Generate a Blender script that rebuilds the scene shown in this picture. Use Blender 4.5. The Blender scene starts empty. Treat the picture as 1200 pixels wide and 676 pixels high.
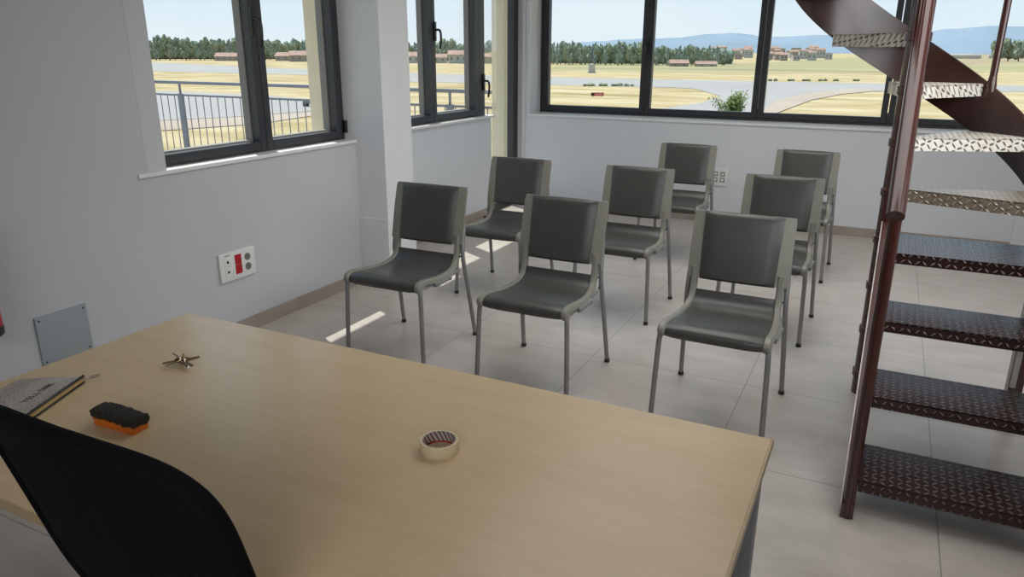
import bpy, bmesh, math, random
from mathutils import Vector, Matrix
random.seed(7)
C = bpy.context.scene.collection
PI = math.pi
rad = math.radians

# ------------------------------------------------------------------ camera
H = 1.55
FPX = 864.876
PITCH, YAW, ROLL = 0.311390, 0.461588, 0.003915
fw = Vector((-math.sin(YAW)*math.cos(PITCH), math.cos(YAW)*math.cos(PITCH), -math.sin(PITCH)))
rt0 = Vector((math.cos(YAW), math.sin(YAW), 0))
up0 = rt0.cross(fw)
rt = rt0*math.cos(ROLL) + up0*math.sin(ROLL)
up = -rt0*math.sin(ROLL) + up0*math.cos(ROLL)
cam = bpy.data.cameras.new('camera')
camo = bpy.data.objects.new('camera', cam)
C.objects.link(camo)
cam.sensor_width = 36
cam.lens = FPX/1200*36
cam.clip_start = 0.02
cam.clip_end = 12000
M = Matrix.Identity(4)
for i in range(3):
    M[i][0], M[i][1], M[i][2] = rt[i], up[i], -fw[i]
M[2][3] = H
camo.matrix_world = M
bpy.context.scene.camera = camo

ZG = -4.2                                   # the airfield lies one storey below

def gp(px, py, z=ZG):                       # a spot on the ground, from a surveyed bearing
    d = rt*((px-600)/FPX) + up*(-(py-338)/FPX) + fw
    t = (z-H)/d.z
    return (d.x*t, d.y*t)

def bearing(px, dist):
    d = rt*((px-600)/FPX) + up*((338-62)/FPX) + fw
    n = math.hypot(d.x, d.y)
    return (d.x/n*dist, d.y/n*dist)

# ------------------------------------------------------------------ materials
def new_mat(name):
    m = bpy.data.materials.new(name)
    m.use_nodes = True
    nt = m.node_tree
    b = nt.nodes['Principled BSDF']
    return m, nt, b

def N(nt, t, **kw):
    n = nt.nodes.new(t)
    for k, v in kw.items():
        if k in n.inputs: n.inputs[k].default_value = v
        else: setattr(n, k, v)
    return n

def ramp(nt, stops):
    r = nt.nodes.new('ShaderNodeValToRGB')
    el = r.color_ramp.elements
    while len(el) < len(stops): el.new(0.5)
    for e, (p, c) in zip(el, stops):
        e.position = p
        e.color = (*c, 1)
    return r

def mat(name, col, rough=0.5, metal=0.0, var=0.0, scale=8.0, bump=0.0, bscale=60.0, stretch=None, spec=None, coat=0):
    m, nt, b = new_mat(name)
    b.inputs['Base Color'].default_value = (*col, 1)
    b.inputs['Roughness'].default_value = rough
    b.inputs['Metallic'].default_value = metal
    if spec is not None: b.inputs['Specular IOR Level'].default_value = spec
    if coat: b.inputs['Coat Weight'].default_value = coat
    tc = N(nt, 'ShaderNodeTexCoord')
    src = tc.outputs['Object']
    if stretch:
        mp = N(nt, 'ShaderNodeMapping', Scale=stretch)
        nt.links.new(src, mp.inputs[0]); src = mp.outputs[0]
    if var > 0:
        n = N(nt, 'ShaderNodeTexNoise', Scale=scale, Detail=5.0)
        nt.links.new(src, n.inputs['Vector'])
        r = ramp(nt, [(0.3, [max(0, c*(1-var)) for c in col]), (0.7, [min(1, c*(1+var)) for c in col])])
        nt.links.new(n.outputs[0], r.inputs[0])
        nt.links.new(r.outputs[0], b.inputs['Base Color'])
    if bump > 0:
        n2 = N(nt, 'ShaderNodeTexNoise', Scale=bscale, Detail=3.0)
        nt.links.new(src, n2.inputs['Vector'])
        bp = N(nt, 'ShaderNodeBump', Strength=bump, Distance=0.004)
        nt.links.new(n2.outputs[0], bp.inputs['Height'])
        nt.links.new(bp.outputs[0], b.inputs['Normal'])
    return m

def mth(nt, op, a, b=None, c=None):
    n = N(nt, 'ShaderNodeMath', operation=op)
    for i, v in enumerate((a, b, c)):
        if v is None: continue
        if isinstance(v, (int, float)): n.inputs[i].default_value = v
        else: nt.links.new(v, n.inputs[i])
    return n.outputs[0]

def tread_mat(name, base, lug, rough, metal, cell=0.024):
    """checker plate: raised lozenges turned alternately, on all faces"""
    m, nt, b = new_mat(name)
    tc = N(nt, 'ShaderNodeTexCoord')
    sep = N(nt, 'ShaderNodeSeparateXYZ')
    nt.links.new(tc.outputs['Object'], sep.inputs[0])
    u0 = mth(nt, 'DIVIDE', sep.outputs[0], cell)
    v0 = mth(nt, 'ADD', mth(nt, 'DIVIDE', sep.outputs[1], cell), mth(nt, 'DIVIDE', sep.outputs[2], cell))
    fu, fv = mth(nt, 'FLOOR', u0), mth(nt, 'FLOOR', v0)
    par = mth(nt, 'MODULO', mth(nt, 'ABSOLUTE', mth(nt, 'ADD', fu, fv)), 2.0)
    sgn = mth(nt, 'SUBTRACT', mth(nt, 'MULTIPLY', mth(nt, 'GREATER_THAN', par, 0.5), 2.0), 1.0)
    lu = mth(nt, 'SUBTRACT', mth(nt, 'SUBTRACT', u0, fu), 0.5)
    lv = mth(nt, 'SUBTRACT', mth(nt, 'SUBTRACT', v0, fv), 0.5)
    lus = mth(nt, 'MULTIPLY', lu, sgn)
    a = mth(nt, 'MULTIPLY', mth(nt, 'ADD', lus, lv), 1.15)
    c = mth(nt, 'MULTIPLY', mth(nt, 'SUBTRACT', lus, lv), 3.0)
    d = mth(nt, 'SQRT', mth(nt, 'ADD', mth(nt, 'MULTIPLY', a, a), mth(nt, 'MULTIPLY', c, c)))
    h = N(nt, 'ShaderNodeMapRange', interpolation_type='SMOOTHSTEP')
    h.inputs['From Min'].default_value = 0.85; h.inputs['From Max'].default_value = 0.35
    nt.links.new(d, h.inputs['Value'])
    hn = h.outputs[0]
    mx = N(nt, 'ShaderNodeMix', data_type='RGBA')
    mx.inputs[6].default_value = (*base, 1); mx.inputs[7].default_value = (*lug, 1)
    nt.links.new(hn, mx.inputs[0])
    no = N(nt, 'ShaderNodeTexNoise', Scale=9.0, Detail=4.0)
    nt.links.new(tc.outputs['Object'], no.inputs['Vector'])
    mx2 = N(nt, 'ShaderNodeMix', data_type='RGBA', blend_type='MULTIPLY')
    mx2.inputs[0].default_value = 0.5
    nt.links.new(mx.outputs[2], mx2.inputs[6])
    r = ramp(nt, [(0.35, (0.6, 0.55, 0.5)), (0.65, (1, 1, 1))])
    nt.links.new(no.outputs[0], r.inputs[0]); nt.links.new(r.outputs[0], mx2.inputs[7])
    nt.links.new(mx2.outputs[2], b.inputs['Base Color'])
    b.inputs['Roughness'].default_value = rough
    b.inputs['Metallic'].default_value = metal
    bp = N(nt, 'ShaderNodeBump', Strength=1.0, Distance=0.009)
    nt.links.new(hn, bp.inputs['Height'])
    nt.links.new(bp.outputs[0], b.inputs['Normal'])
    return m

def glass_mat():
    m = bpy.data.materials.new('window_glass'); m.use_nodes = True
    nt = m.node_tree
    nt.nodes.remove(nt.nodes['Principled BSDF'])
    out = nt.nodes['Material Output']
    tr = N(nt, 'ShaderNodeBsdfTransparent', Color=(0.95, 0.98, 0.99, 1))
    gl = N(nt, 'ShaderNodeBsdfGlossy', Roughness=0.02)
    lw = N(nt, 'ShaderNodeLayerWeight', Blend=0.12)
    mx = N(nt, 'ShaderNodeMixShader')
    f = mth(nt, 'MULTIPLY', lw.outputs['Fresnel'], 0.22)
    nt.links.new(f, mx.inputs[0]); nt.links.new(tr.outputs[0], mx.inputs[1]); nt.links.new(gl.outputs[0], mx.inputs[2])
    nt.links.new(mx.outputs[0], out.inputs[0])
    return m

def floor_mat():
    m, nt, b = new_mat('floor_tiles')
    tc = N(nt, 'ShaderNodeTexCoord')
    sep = N(nt, 'ShaderNodeSeparateXYZ'); nt.links.new(tc.outputs['Object'], sep.inputs[0])
    tx, ty = 0.79, 0.757
    u = mth(nt, 'DIVIDE', mth(nt, 'SUBTRACT', sep.outputs[0], 0.347), tx)
    v = mth(nt, 'DIVIDE', mth(nt, 'SUBTRACT', sep.outputs[1], 2.70), ty)
    fu = mth(nt, 'ABSOLUTE', mth(nt, 'SUBTRACT', u, mth(nt, 'ROUND', u)))
    fv = mth(nt, 'ABSOLUTE', mth(nt, 'SUBTRACT', v, mth(nt, 'ROUND', v)))
    g = mth(nt, 'MINIMUM', mth(nt, 'MULTIPLY', fu, tx), mth(nt, 'MULTIPLY', fv, ty))
    grout = mth(nt, 'LESS_THAN', g, 0.0021)
    no = N(nt, 'ShaderNodeTexNoise', Scale=3.5, Detail=8.0, Roughness=0.62)
    mp = N(nt, 'ShaderNodeMapping', Scale=(1.0, 2.2, 1.0))
    nt.links.new(tc.outputs['Object'], mp.inputs[0]); nt.links.new(mp.outputs[0], no.inputs['Vector'])
    r = ramp(nt, [(0.32, (0.375, 0.337, 0.302)), (0.7, (0.465, 0.425, 0.388))])
    nt.links.new(no.outputs[0], r.inputs[0])
    mx = N(nt, 'ShaderNodeMix', data_type='RGBA')
    nt.links.new(grout, mx.inputs[0]); nt.links.new(r.outputs[0], mx.inputs[6])
    mx.inputs[7].default_value = (0.21, 0.19, 0.175, 1)
    nt.links.new(mx.outputs[2], b.inputs['Base Color'])
    no2 = N(nt, 'ShaderNodeTexNoise', Scale=14.0, Detail=4.0)
    nt.links.new(tc.outputs['Object'], no2.inputs['Vector'])
    rr = N(nt, 'ShaderNodeMapRange'); rr.inputs['To Min'].default_value = 0.24; rr.inputs['To Max'].default_value = 0.4
    nt.links.new(no2.outputs[0], rr.inputs['Value']); nt.links.new(rr.outputs[0], b.inputs['Roughness'])
    bp = N(nt, 'ShaderNodeBump', Strength=0.3, Distance=0.002)
    nt.links.new(mth(nt, 'SUBTRACT', 1.0, grout), bp.inputs['Height'])
    nt.links.new(bp.outputs[0], b.inputs['Normal'])
    return m

def wood_mat():
    m, nt, b = new_mat('maple_laminate')
    tc = N(nt, 'ShaderNodeTexCoord')
    mp = N(nt, 'ShaderNodeMapping', Scale=(2.2, 18.0, 18.0))
    nt.links.new(tc.outputs['Object'], mp.inputs[0])
    no = N(nt, 'ShaderNodeTexNoise', Scale=1.6, Detail=7.0, Roughness=0.6, Distortion=0.6)
    nt.links.new(mp.outputs[0], no.inputs['Vector'])
    mpb = N(nt, 'ShaderNodeMapping', Scale=(1.0, 3.0, 3.0))
    nt.links.new(tc.outputs['Object'], mpb.inputs[0])
    nb = N(nt, 'ShaderNodeTexNoise', Scale=4.0, Detail=4.0)
    nt.links.new(mpb.outputs[0], nb.inputs['Vector'])
    mix = mth(nt, 'ADD', mth(nt, 'MULTIPLY', no.outputs[0], 0.6), mth(nt, 'MULTIPLY', nb.outputs[0], 0.4))
    r = ramp(nt, [(0.36, (0.585, 0.435, 0.258)), (0.5, (0.615, 0.463, 0.280)), (0.66, (0.64, 0.488, 0.302))])
    nt.links.new(mix, r.inputs[0]); nt.links.new(r.outputs[0], b.inputs['Base Color'])
    b.inputs['Roughness'].default_value = 0.27
    bp = N(nt, 'ShaderNodeBump', Strength=0.04, Distance=0.001)
    nt.links.new(no.outputs[0], bp.inputs['Height']); nt.links.new(bp.outputs[0], b.inputs['Normal'])
    return m

def mesh_fabric():
    m, nt, b = new_mat('black_mesh_fabric')
    tc = N(nt, 'ShaderNodeTexCoord')
    mp = N(nt, 'ShaderNodeMapping', Rotation=(0, rad(8), 0))
    nt.links.new(tc.outputs['Object'], mp.inputs[0])
    w = N(nt, 'ShaderNodeTexWave', wave_type='BANDS', bands_direction='Z', Scale=85.0, Distortion=0.0)
    w2 = N(nt, 'ShaderNodeTexWave', wave_type='BANDS', bands_direction='X', Scale=85.0)
    nt.links.new(mp.outputs[0], w.inputs['Vector']); nt.links.new(mp.outputs[0], w2.inputs['Vector'])
    k = mth(nt, 'MULTIPLY', w.outputs['Fac'], mth(nt, 'ADD', mth(nt, 'MULTIPLY', w2.outputs['Fac'], 0.5), 0.5))
    r = ramp(nt, [(0.2, (0.0012, 0.0012, 0.0015)), (0.9, (0.0075, 0.008, 0.0095))])
    nt.links.new(k, r.inputs[0]); nt.links.new(r.outputs[0], b.inputs['Base Color'])
    b.inputs['Roughness'].default_value = 0.75
    b.inputs['Specular IOR Level'].default_value = 0.2
    bp = N(nt, 'ShaderNodeBump', Strength=0.5, Distance=0.002)
    nt.links.new(k, bp.inputs['Height']); nt.links.new(bp.outputs[0], b.inputs['Normal'])
    return m

def grass_mat():
    m, nt, b = new_mat('dry_grass')
    tc = N(nt, 'ShaderNodeTexCoord')
    mp = N(nt, 'ShaderNodeMapping', Rotation=(0, 0, rad(14)), Scale=(0.035, 0.09, 1))
    nt.links.new(tc.outputs['Object'], mp.inputs[0])
    no = N(nt, 'ShaderNodeTexNoise', Scale=2.2, Detail=9.0, Roughness=0.65)
    nt.links.new(mp.outputs[0], no.inputs['Vector'])
    r = ramp(nt, [(0.32, (0.23, 0.185, 0.085)), (0.43, (0.33, 0.265, 0.145)), (0.54, (0.40, 0.325, 0.20)), (0.70, (0.46, 0.395, 0.275))])
    nt.links.new(no.outputs[0], r.inputs[0]); nt.links.new(r.outputs[0], b.inputs['Base Color'])
    b.inputs['Roughness'].default_value = 1.0
    b.inputs['Specular IOR Level'].default_value = 0.0
    return m

def pouch_mat():
    m, nt, b = new_mat('silver_scale_fabric')
    tc = N(nt, 'ShaderNodeTexCoord')
    mp = N(nt, 'ShaderNodeMapping', Scale=(1, 1, 0.3))
    nt.links.new(tc.outputs['Object'], mp.inputs[0])
    vo = N(nt, 'ShaderNodeTexVoronoi', Scale=230.0, Randomness=0.5)
    nt.links.new(mp.outputs[0], vo.inputs['Vector'])
    r = ramp(nt, [(0.1, (0.95, 0.92, 0.86)), (0.6, (0.42, 0.38, 0.34))])
    nt.links.new(vo.outputs['Distance'], r.inputs[0]); nt.links.new(r.outputs[0], b.inputs['Base Color'])
    b.inputs['Metallic'].default_value = 0.45
    b.inputs['Roughness'].default_value = 0.33
    bp = N(nt, 'ShaderNodeBump', Strength=0.8, Distance=0.002, invert=True)
    nt.links.new(vo.outputs['Distance'], bp.inputs['Height']); nt.links.new(bp.outputs[0], b.inputs['Normal'])
    return m

def tape_core_mat():
    m, nt, b = new_mat('tape_core_print')
    tc = N(nt, 'ShaderNodeTexCoord')
    sep = N(nt, 'ShaderNodeSeparateXYZ'); nt.links.new(tc.outputs['Object'], sep.inputs[0])
    an = mth(nt, 'ARCTAN2', sep.outputs[1], sep.outputs[0])
    st = mth(nt, 'SINE', mth(nt, 'ADD', mth(nt, 'MULTIPLY', an, 22.0), mth(nt, 'MULTIPLY', sep.outputs[2], -330.0)))
    r = ramp(nt, [(0.62, (0.42, 0.36, 0.34)), (0.72, (0.10, 0.05, 0.05))])
    nt.links.new(mth(nt, 'ADD', mth(nt, 'MULTIPLY', st, 0.5), 0.5), r.inputs[0])
    red = mth(nt, 'LESS_THAN', sep.outputs[2], 0.004)
    mx = N(nt, 'ShaderNodeMix', data_type='RGBA'); mx.inputs[7].default_value = (0.33, 0.02, 0.02, 1)
    nt.links.new(red, mx.inputs[0]); nt.links.new(r.outputs[0], mx.inputs[6])
    nt.links.new(mx.outputs[2], b.inputs['Base Color'])
    return m

def stripes_mat():
    m, nt, b = new_mat('vineyard_rows')
    tc = N(nt, 'ShaderNodeTexCoord')
    w = N(nt, 'ShaderNodeTexWave', bands_direction='X', Scale=0.05, Distortion=1.0)
    nt.links.new(tc.outputs['Object'], w.inputs['Vector'])
    r = ramp(nt, [(0.3, (0.28, 0.175, 0.11)), (0.7, (0.27, 0.25, 0.14))])
    nt.links.new(w.outputs['Fac'], r.inputs[0]); nt.links.new(r.outputs[0], b.inputs['Base Color'])
    b.inputs['Roughness'].default_value = 1
    return m

MAT = dict(
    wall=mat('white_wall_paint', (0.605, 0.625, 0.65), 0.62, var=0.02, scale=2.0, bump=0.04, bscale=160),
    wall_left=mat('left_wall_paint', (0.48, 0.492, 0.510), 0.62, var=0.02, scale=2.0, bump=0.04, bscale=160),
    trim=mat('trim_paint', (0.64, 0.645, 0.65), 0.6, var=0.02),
    wall_glow=mat('wall_glow_paint', (0.515, 0.525, 0.54), 0.62, var=0.02),  # left wall colour lightened to paint in the glow beside the window
    ceil=mat('ceiling_paint', (0.75, 0.75, 0.75), 0.8, var=0.01),
    floor=floor_mat(),
    base=mat('baseboard_tile', (0.30, 0.255, 0.22), 0.4, var=0.08, scale=6),
    sill=mat('sill_stone', (0.70, 0.70, 0.69), 0.4, var=0.03, scale=20),
    frame=mat('anthracite_aluminium', (0.035, 0.037, 0.043), 0.42, 0.2, var=0.1, scale=4),
    gasket=mat('window_rebate', (0.19, 0.18, 0.165), 0.5, var=0.05),
    black=mat('black_plastic', (0.012, 0.012, 0.013), 0.35, var=0.1),
    glass=glass_mat(),
    cream=mat('cream_render', (0.80, 0.71, 0.52), 0.9, var=0.05, scale=5, bump=0.15),
    shell=mat('grey_green_plastic', (0.185, 0.180, 0.150), 0.42, var=0.04, scale=10),
    pad=mat('charcoal_seat_vinyl', (0.048, 0.047, 0.043), 0.34, var=0.08, scale=14, bump=0.1, bscale=300),
    leg=mat('grey_steel_tube', (0.25, 0.25, 0.25), 0.38, 0.55, var=0.06, scale=12),
    wood=wood_mat(),
    woodedge=mat('table_edge_band', (0.46, 0.34, 0.20), 0.45, var=0.06, scale=30),
    grey=mat('grey_powder_coat', (0.20, 0.205, 0.215), 0.45, 0.2, var=0.05),
    brown=mat('brown_gloss_paint', (0.048, 0.012, 0.009), 0.2, 0.0, var=0.25, scale=5, coat=0.3),
    brown_band=mat('brown_mottled_paint', (0.034, 0.012, 0.010), 0.22, 0.0, var=0.6, scale=4.5, bump=0.12, bscale=7),
    bare=mat('bare_worn_steel', (0.40, 0.37, 0.34), 0.45, 0.4, var=0.2, scale=30),
    tread=tread_mat('brown_checker_plate', (0.034, 0.013, 0.011), (0.22, 0.15, 0.135), 0.26, 0.35, 0.027),
    tread_w=tread_mat('worn_checker_plate', (0.80, 0.76, 0.68), (0.20, 0.17, 0.14), 0.34, 0.2),
    tread_t=tread_mat('tan_checker_plate', (0.30, 0.24, 0.18), (0.60, 0.54, 0.45), 0.32, 0.35),
    mesh=mesh_fabric(),
    piping=mat('black_piping', (0.0045, 0.005, 0.006), 0.8, spec=0.12, var=0.1, bump=0.3, bscale=400),
    pouch=pouch_mat(),
    gold=mat('gold_zip_metal', (0.62, 0.50, 0.24), 0.3, 0.9, var=0.1, scale=40),
    brass=mat('brass_key', (0.50, 0.36, 0.19), 0.27, 1.0, var=0.15, scale=60),
    nickel=mat('nickel_key', (0.50, 0.46, 0.42), 0.25, 1.0, var=0.1, scale=60),
    felt=mat('dark_felt', (0.030, 0.026, 0.022), 0.95, var=0.4, scale=120, bump=0.9, bscale=260),
    orange=mat('orange_plastic', (0.70, 0.17, 0.012), 0.45, var=0.06, scale=30),
    tape=mat('cream_masking_tape', (0.66, 0.54, 0.34), 0.6, var=0.03, scale=30),
    tapecore=tape_core_mat(),
    plate=mat('white_switch_plastic', (0.66, 0.67, 0.65), 0.35, var=0.01),
    red=mat('red_switch_plastic', (0.38, 0.008, 0.018), 0.35, var=0.08, scale=60),
    redext=mat('extinguisher_red', (0.42, 0.010, 0.012), 0.3, var=0.05),
    socketgrey=mat('socket_well_grey', (0.16, 0.155, 0.145), 0.5, var=0.1),
    wplate=mat('blue_grey_metal_plate', (0.30, 0.345, 0.365), 0.45, 0.1, var=0.02),
    screw=mat('dark_screw', (0.10, 0.10, 0.11), 0.4, 0.6, var=0.1),
    grass=grass_mat(),
    asphalt=mat('pale_asphalt', (0.27, 0.255, 0.243), 0.95, var=0.06, scale=0.05, stretch=(1, 1, 1)),
    pink=mat('dusty_verge', (0.33, 0.265, 0.21), 1.0, var=0.08, scale=0.1),
    field=mat('green_straw_field', (0.265, 0.235, 0.115), 1.0, var=0.25, scale=0.02, stretch=(0.3, 1.6, 1)),
    vine=stripes_mat(),
    tree=mat('tree_foliage_green', (0.235, 0.265, 0.185), 0.95, var=0.5, scale=0.9, spec=0),  # foliage colour lightened to carry distance haze
    treeb=mat('tree_foliage_blue', (0.225, 0.265, 0.215), 0.95, var=0.45, scale=0.7, spec=0),  # haze of the far trees mixed into the base colour
    trunk=mat('tree_bark', (0.12, 0.09, 0.06), 0.9, var=0.2),
    bush=mat('bush_leaves', (0.16, 0.21, 0.06), 0.8, var=0.45, scale=3.0),
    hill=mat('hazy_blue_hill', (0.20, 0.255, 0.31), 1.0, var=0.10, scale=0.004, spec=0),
    housew=mat('white_house_wall', (0.44, 0.42, 0.385), 0.9, var=0.06, scale=0.2),
    houset=mat('tan_house_wall', (0.34, 0.285, 0.235), 0.9, var=0.06, scale=0.2),
    roof=mat('terracotta_roof', (0.34, 0.215, 0.17), 0.9, var=0.15, scale=0.5),
    sign=mat('taxiway_sign_red', (0.34, 0.03, 0.035), 0.5, var=0.05),
    signp=mat('taxiway_sign_pink', (0.62, 0.22, 0.22), 0.5, var=0.05),
    rail=mat('railing_grey_paint', (0.20, 0.21, 0.24), 0.5, 0.2, var=0.06),
    concrete=mat('terrace_concrete', (0.40, 0.37, 0.33), 0.9, var=0.08, scale=3),
)

# ------------------------------------------------------------------ mesh helpers
def box(bm, lo, hi, bev=0.0, seg=2, mtx=None):
    r = bmesh.ops.create_cube(bm, size=1)
    vs = r['verts']
    c = [(a+b)/2 for a, b in zip(lo, hi)]
    s = [abs(b-a) for a, b in zip(lo, hi)]
    for v in vs:
        v.co = Vector((v.co.x*s[0]+c[0], v.co.y*s[1]+c[1], v.co.z*s[2]+c[2]))
    if bev > 0:
        es = list({e for v in vs for e in v.link_edges})
        g = bmesh.ops.bevel(bm, geom=es, offset=bev, segments=seg, profile=0.6, affect='EDGES')
        vs = list({v for f in g['faces'] for v in f.verts} | {v for v in vs if v.is_valid})
    if mtx is not None:
        for v in vs: v.co = mtx @ v.co
    return vs

def rings(bm, secs, closed=True, caps=True):
    """skin a list of rings (lists of points)"""
    R = [[bm.verts.new(p) for p in s] for s in secs]
    n = len(R[0])
    for a, b in zip(R[:-1], R[1:]):
        for i in range(n if closed else n-1):
            j = (i+1) % n
            bm.faces.new((a[i], a[j], b[j], b[i]))
    if caps and closed:
        bm.faces.new(R[0][::-1]); bm.faces.new(R[-1])
    return R

def tube(bm, pts, r, seg=12, caps=True):
    pts = [Vector(p) for p in pts]
    rr = r if isinstance(r, (list, tuple)) else [r]*len(pts)
    secs = []
    prev = None
    for i, p in enumerate(pts):
        if i == 0: t = pts[1]-p
        elif i == len(pts)-1: t = p-pts[i-1]
        else: t = (pts[i+1]-p).normalized()+(p-pts[i-1]).normalized()
        t.normalize()
        if prev is None:
            a = Vector((0, 0, 1)) if abs(t.z) < 0.9 else Vector((1, 0, 0))
            x = t.cross(a).normalized()
        else:
            x = (prev - t*prev.dot(t)).normalized()
        prev = x
        y = t.cross(x)
        secs.append([p + x*rr[i]*math.cos(2*PI*k/seg) + y*rr[i]*math.sin(2*PI*k/seg) for k in range(seg)])
    rings(bm, secs, True, caps)

def smooth_pts(pts, n=6):
    """Catmull-Rom through the points"""
    P = [Vector(p) for p in pts]
    out = []
    for i in range(len(P)-1):
        p0 = P[max(i-1, 0)]; p1 = P[i]; p2 = P[i+1]; p3 = P[min(i+2, len(P)-1)]
        for k in range(n):
            t = k/n
            out.append(0.5*((2*p1)+(p2-p0)*t+(2*p0-5*p1+4*p2-p3)*t*t+(-p0+3*p1-3*p2+p3)*t**3))
    out.append(P[-1])
    return out

def lathe(bm, prof, c=(0, 0, 0), seg=24):
    secs = []
    for (r, z) in prof:
        secs.append([Vector((c[0]+r*math.cos(2*PI*k/seg), c[1]+r*math.sin(2*PI*k/seg), c[2]+z)) for k in range(seg)])
    rings(bm, secs, True, True)

def prism(bm, poly, z0, z1):
    a = [bm.verts.new((x, y, z0)) for x, y in poly]
    b = [bm.verts.new((x, y, z1)) for x, y in poly]
    n = len(poly)
    bm.faces.new(a[::-1]); bm.faces.new(b)
    for i in range(n):
        j = (i+1) % n
        bm.faces.new((a[i], a[j], b[j], b[i]))

def link(name, bm, m, parent=None, world=False, smooth=True, angle=38):
    bmesh.ops.recalc_face_normals(bm, faces=bm.faces)
    if world and parent is not None:
        bm.transform(Matrix.Translation(-Vector(parent.location)))
    if smooth:
        lim = rad(angle)
        for f in bm.faces: f.smooth = True
        for e in bm.edges:
            if len(e.link_faces) == 2 and e.calc_face_angle(0) > lim: e.smooth = False
    me = bpy.data.meshes.new(name)
    bm.to_mesh(me); bm.free()
    me.materials.append(MAT[m] if isinstance(m, str) else m)
    o = bpy.data.objects.new(name, me)
    C.objects.link(o)
    if parent is not None: o.parent = parent
    return o

def B(): return bmesh.new()

def tag(o, label, cat, group=None):
    o['label'] = label; o['category'] = cat
    if group: o['group'] = group
    return o

def thing(name, label, cat, loc=(0, 0, 0), rz=0, group=None):
    o = bpy.data.objects.new(name, None); C.objects.link(o)
    o.empty_display_size = 0.1
    o.location = loc; o.rotation_euler = (0, 0, rz)
    return tag(o, label, cat, group)

def struct(name, bm, m, smooth=False):
    o = link(name, bm, m, smooth=smooth)
    o['kind'] = 'structure'
    return o

def struct_empty(name, loc=(0, 0, 0)):
    o = bpy.data.objects.new(name, None); C.objects.link(o); o.location = loc
    o.empty_display_size = 0.1
    o['kind'] = 'structure'
    return o

def dup(o, parent=None):
    c = o.copy(); C.objects.link(c)
    if parent is not None: c.parent = parent
    for ch in list(o.children): dup(ch, c)
    return c

# ------------------------------------------------------------------ the room
XL, YB, XR, YR, ZC = -3.148, 7.05, 1.75, -2.8, 2.9
XA = -3.41                                 # alcove face beside the balcony door
YC0, YC1, XC = 4.055, 4.305, -2.916        # column
HT = 2.35                                  # heads of the openings

bm = B(); box(bm, (-3.72, YR-0.2, -0.15), (XR+0.2, 7.42, 0)); struct('floor', bm, 'floor')
bm = B(); box(bm, (-3.72, YR-0.2, ZC), (XR+0.2, 7.42, ZC+0.15)); struct('ceiling', bm, 'ceil')

W1a, W1b, W1z = 2.50, 3.985, 0.965
bm = B()
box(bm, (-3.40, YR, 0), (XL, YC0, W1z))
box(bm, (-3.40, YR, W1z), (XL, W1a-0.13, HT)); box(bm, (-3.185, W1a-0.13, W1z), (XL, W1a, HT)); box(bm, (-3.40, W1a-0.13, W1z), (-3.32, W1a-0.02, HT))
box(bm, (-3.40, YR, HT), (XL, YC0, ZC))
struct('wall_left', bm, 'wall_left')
bm = B(); box(bm, (XL, 2.39, 0.985), (XL+0.0012, W1a, ZC), 0.0005, 1); struct('wall_glow_strip', bm, 'wall_glow')  # nearly flush strip of wall, its lighter colour stands for light bleed
bm = B()
box(bm, (-3.34, W1b, 0), (XC, YC1, ZC))
struct('wall_column', bm, 'trim')
bm = B(); box(bm, (XL, YC0-0.082, 0), (XC+0.008, YC1, 0.466), 0.003); struct('trim_2', bm, 'trim')
bm = B(); box(bm, (-3.52, W1b+0.01, -0.1), (-3.34, YC1, ZC)); struct('wall_facade', bm, 'cream')
# alcove: low wall under window 2, header above the window and door
DOOR0 = 6.39
bm = B()
box(bm, (-3.58, YC1, 0), (XA, DOOR0, 0.945))
box(bm, (-3.58, YC1, HT), (XA, YB, ZC))
struct('wall_alcove', bm, 'wall')
# back wall
W3z = 0.915
bm = B()
box(bm, (-3.56, YB, 0), (XR+0.1, YB+0.35, W3z))
box(bm, (-3.56, YB, HT), (XR+0.1, YB+0.35, ZC))
box(bm, (-3.56, YB, W3z), (-3.33, YB+0.35, HT))
box(bm, (1.62, YB, W3z), (XR+0.1, YB+0.35, HT))
struct('wall_back', bm, 'wall')
bm = B(); box(bm, (-3.74, YB-0.02, -0.1), (-3.56, YB+0.36, ZC)); struct('wall_facade_corner', bm, 'cream')
bm = B(); box(bm, (1.03, YB-0.02, 0), (XR, YB, 0.9), 0.004); struct('trim_3', bm, 'trim')
bm = B(); box(bm, (-3.335, YB-0.006, 0.9), (-3.312, YB+0.02, HT), 0.002)
box(bm, (-3.40, YB-0.012, 0.0), (-3.36, YB, HT), 0.005); struct('trim_4', bm, 'trim')
# right and rear walls (behind the camera)
bm = B(); box(bm, (XR, YR, 0), (XR+0.2, YB, ZC)); struct('wall_right', bm, 'wall')
bm = B(); box(bm, (-3.40, YR-0.2, 0), (XR+0.2, YR, ZC)); struct('wall_rear', bm, 'wall')
# baseboards
bm = B(); box(bm, (XL, YR, 0), (XL+0.012, YC0-0.082, 0.08), 0.002); struct('baseboard_left', bm, 'base')
bm = B(); box(bm, (XA, YC1, 0), (XA+0.012, DOOR0, 0.08), 0.002); struct('baseboard_alcove', bm, 'base')
bm = B(); box(bm, (-3.36, YB-0.013, 0), (XR, YB, 0.08), 0.002); struct('baseboard_back', bm, 'base')
# sills
bm = B(); box(bm, (-3.24, 2.335, W1z), (XL+0.012, 4.05, 0.985), 0.003); struct('trim_5', bm, 'sill')
bm = B(); box(bm, (-3.56, YC1, 0.945), (XA+0.035, DOOR0+0.02, 0.965), 0.003); struct('trim_6', bm, 'sill')
bm = B(); box(bm, (-3.335, YB-0.012, W3z), (1.62, YB+0.30, 0.935), 0.003); struct('trim_7', bm, 'sill')

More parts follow.
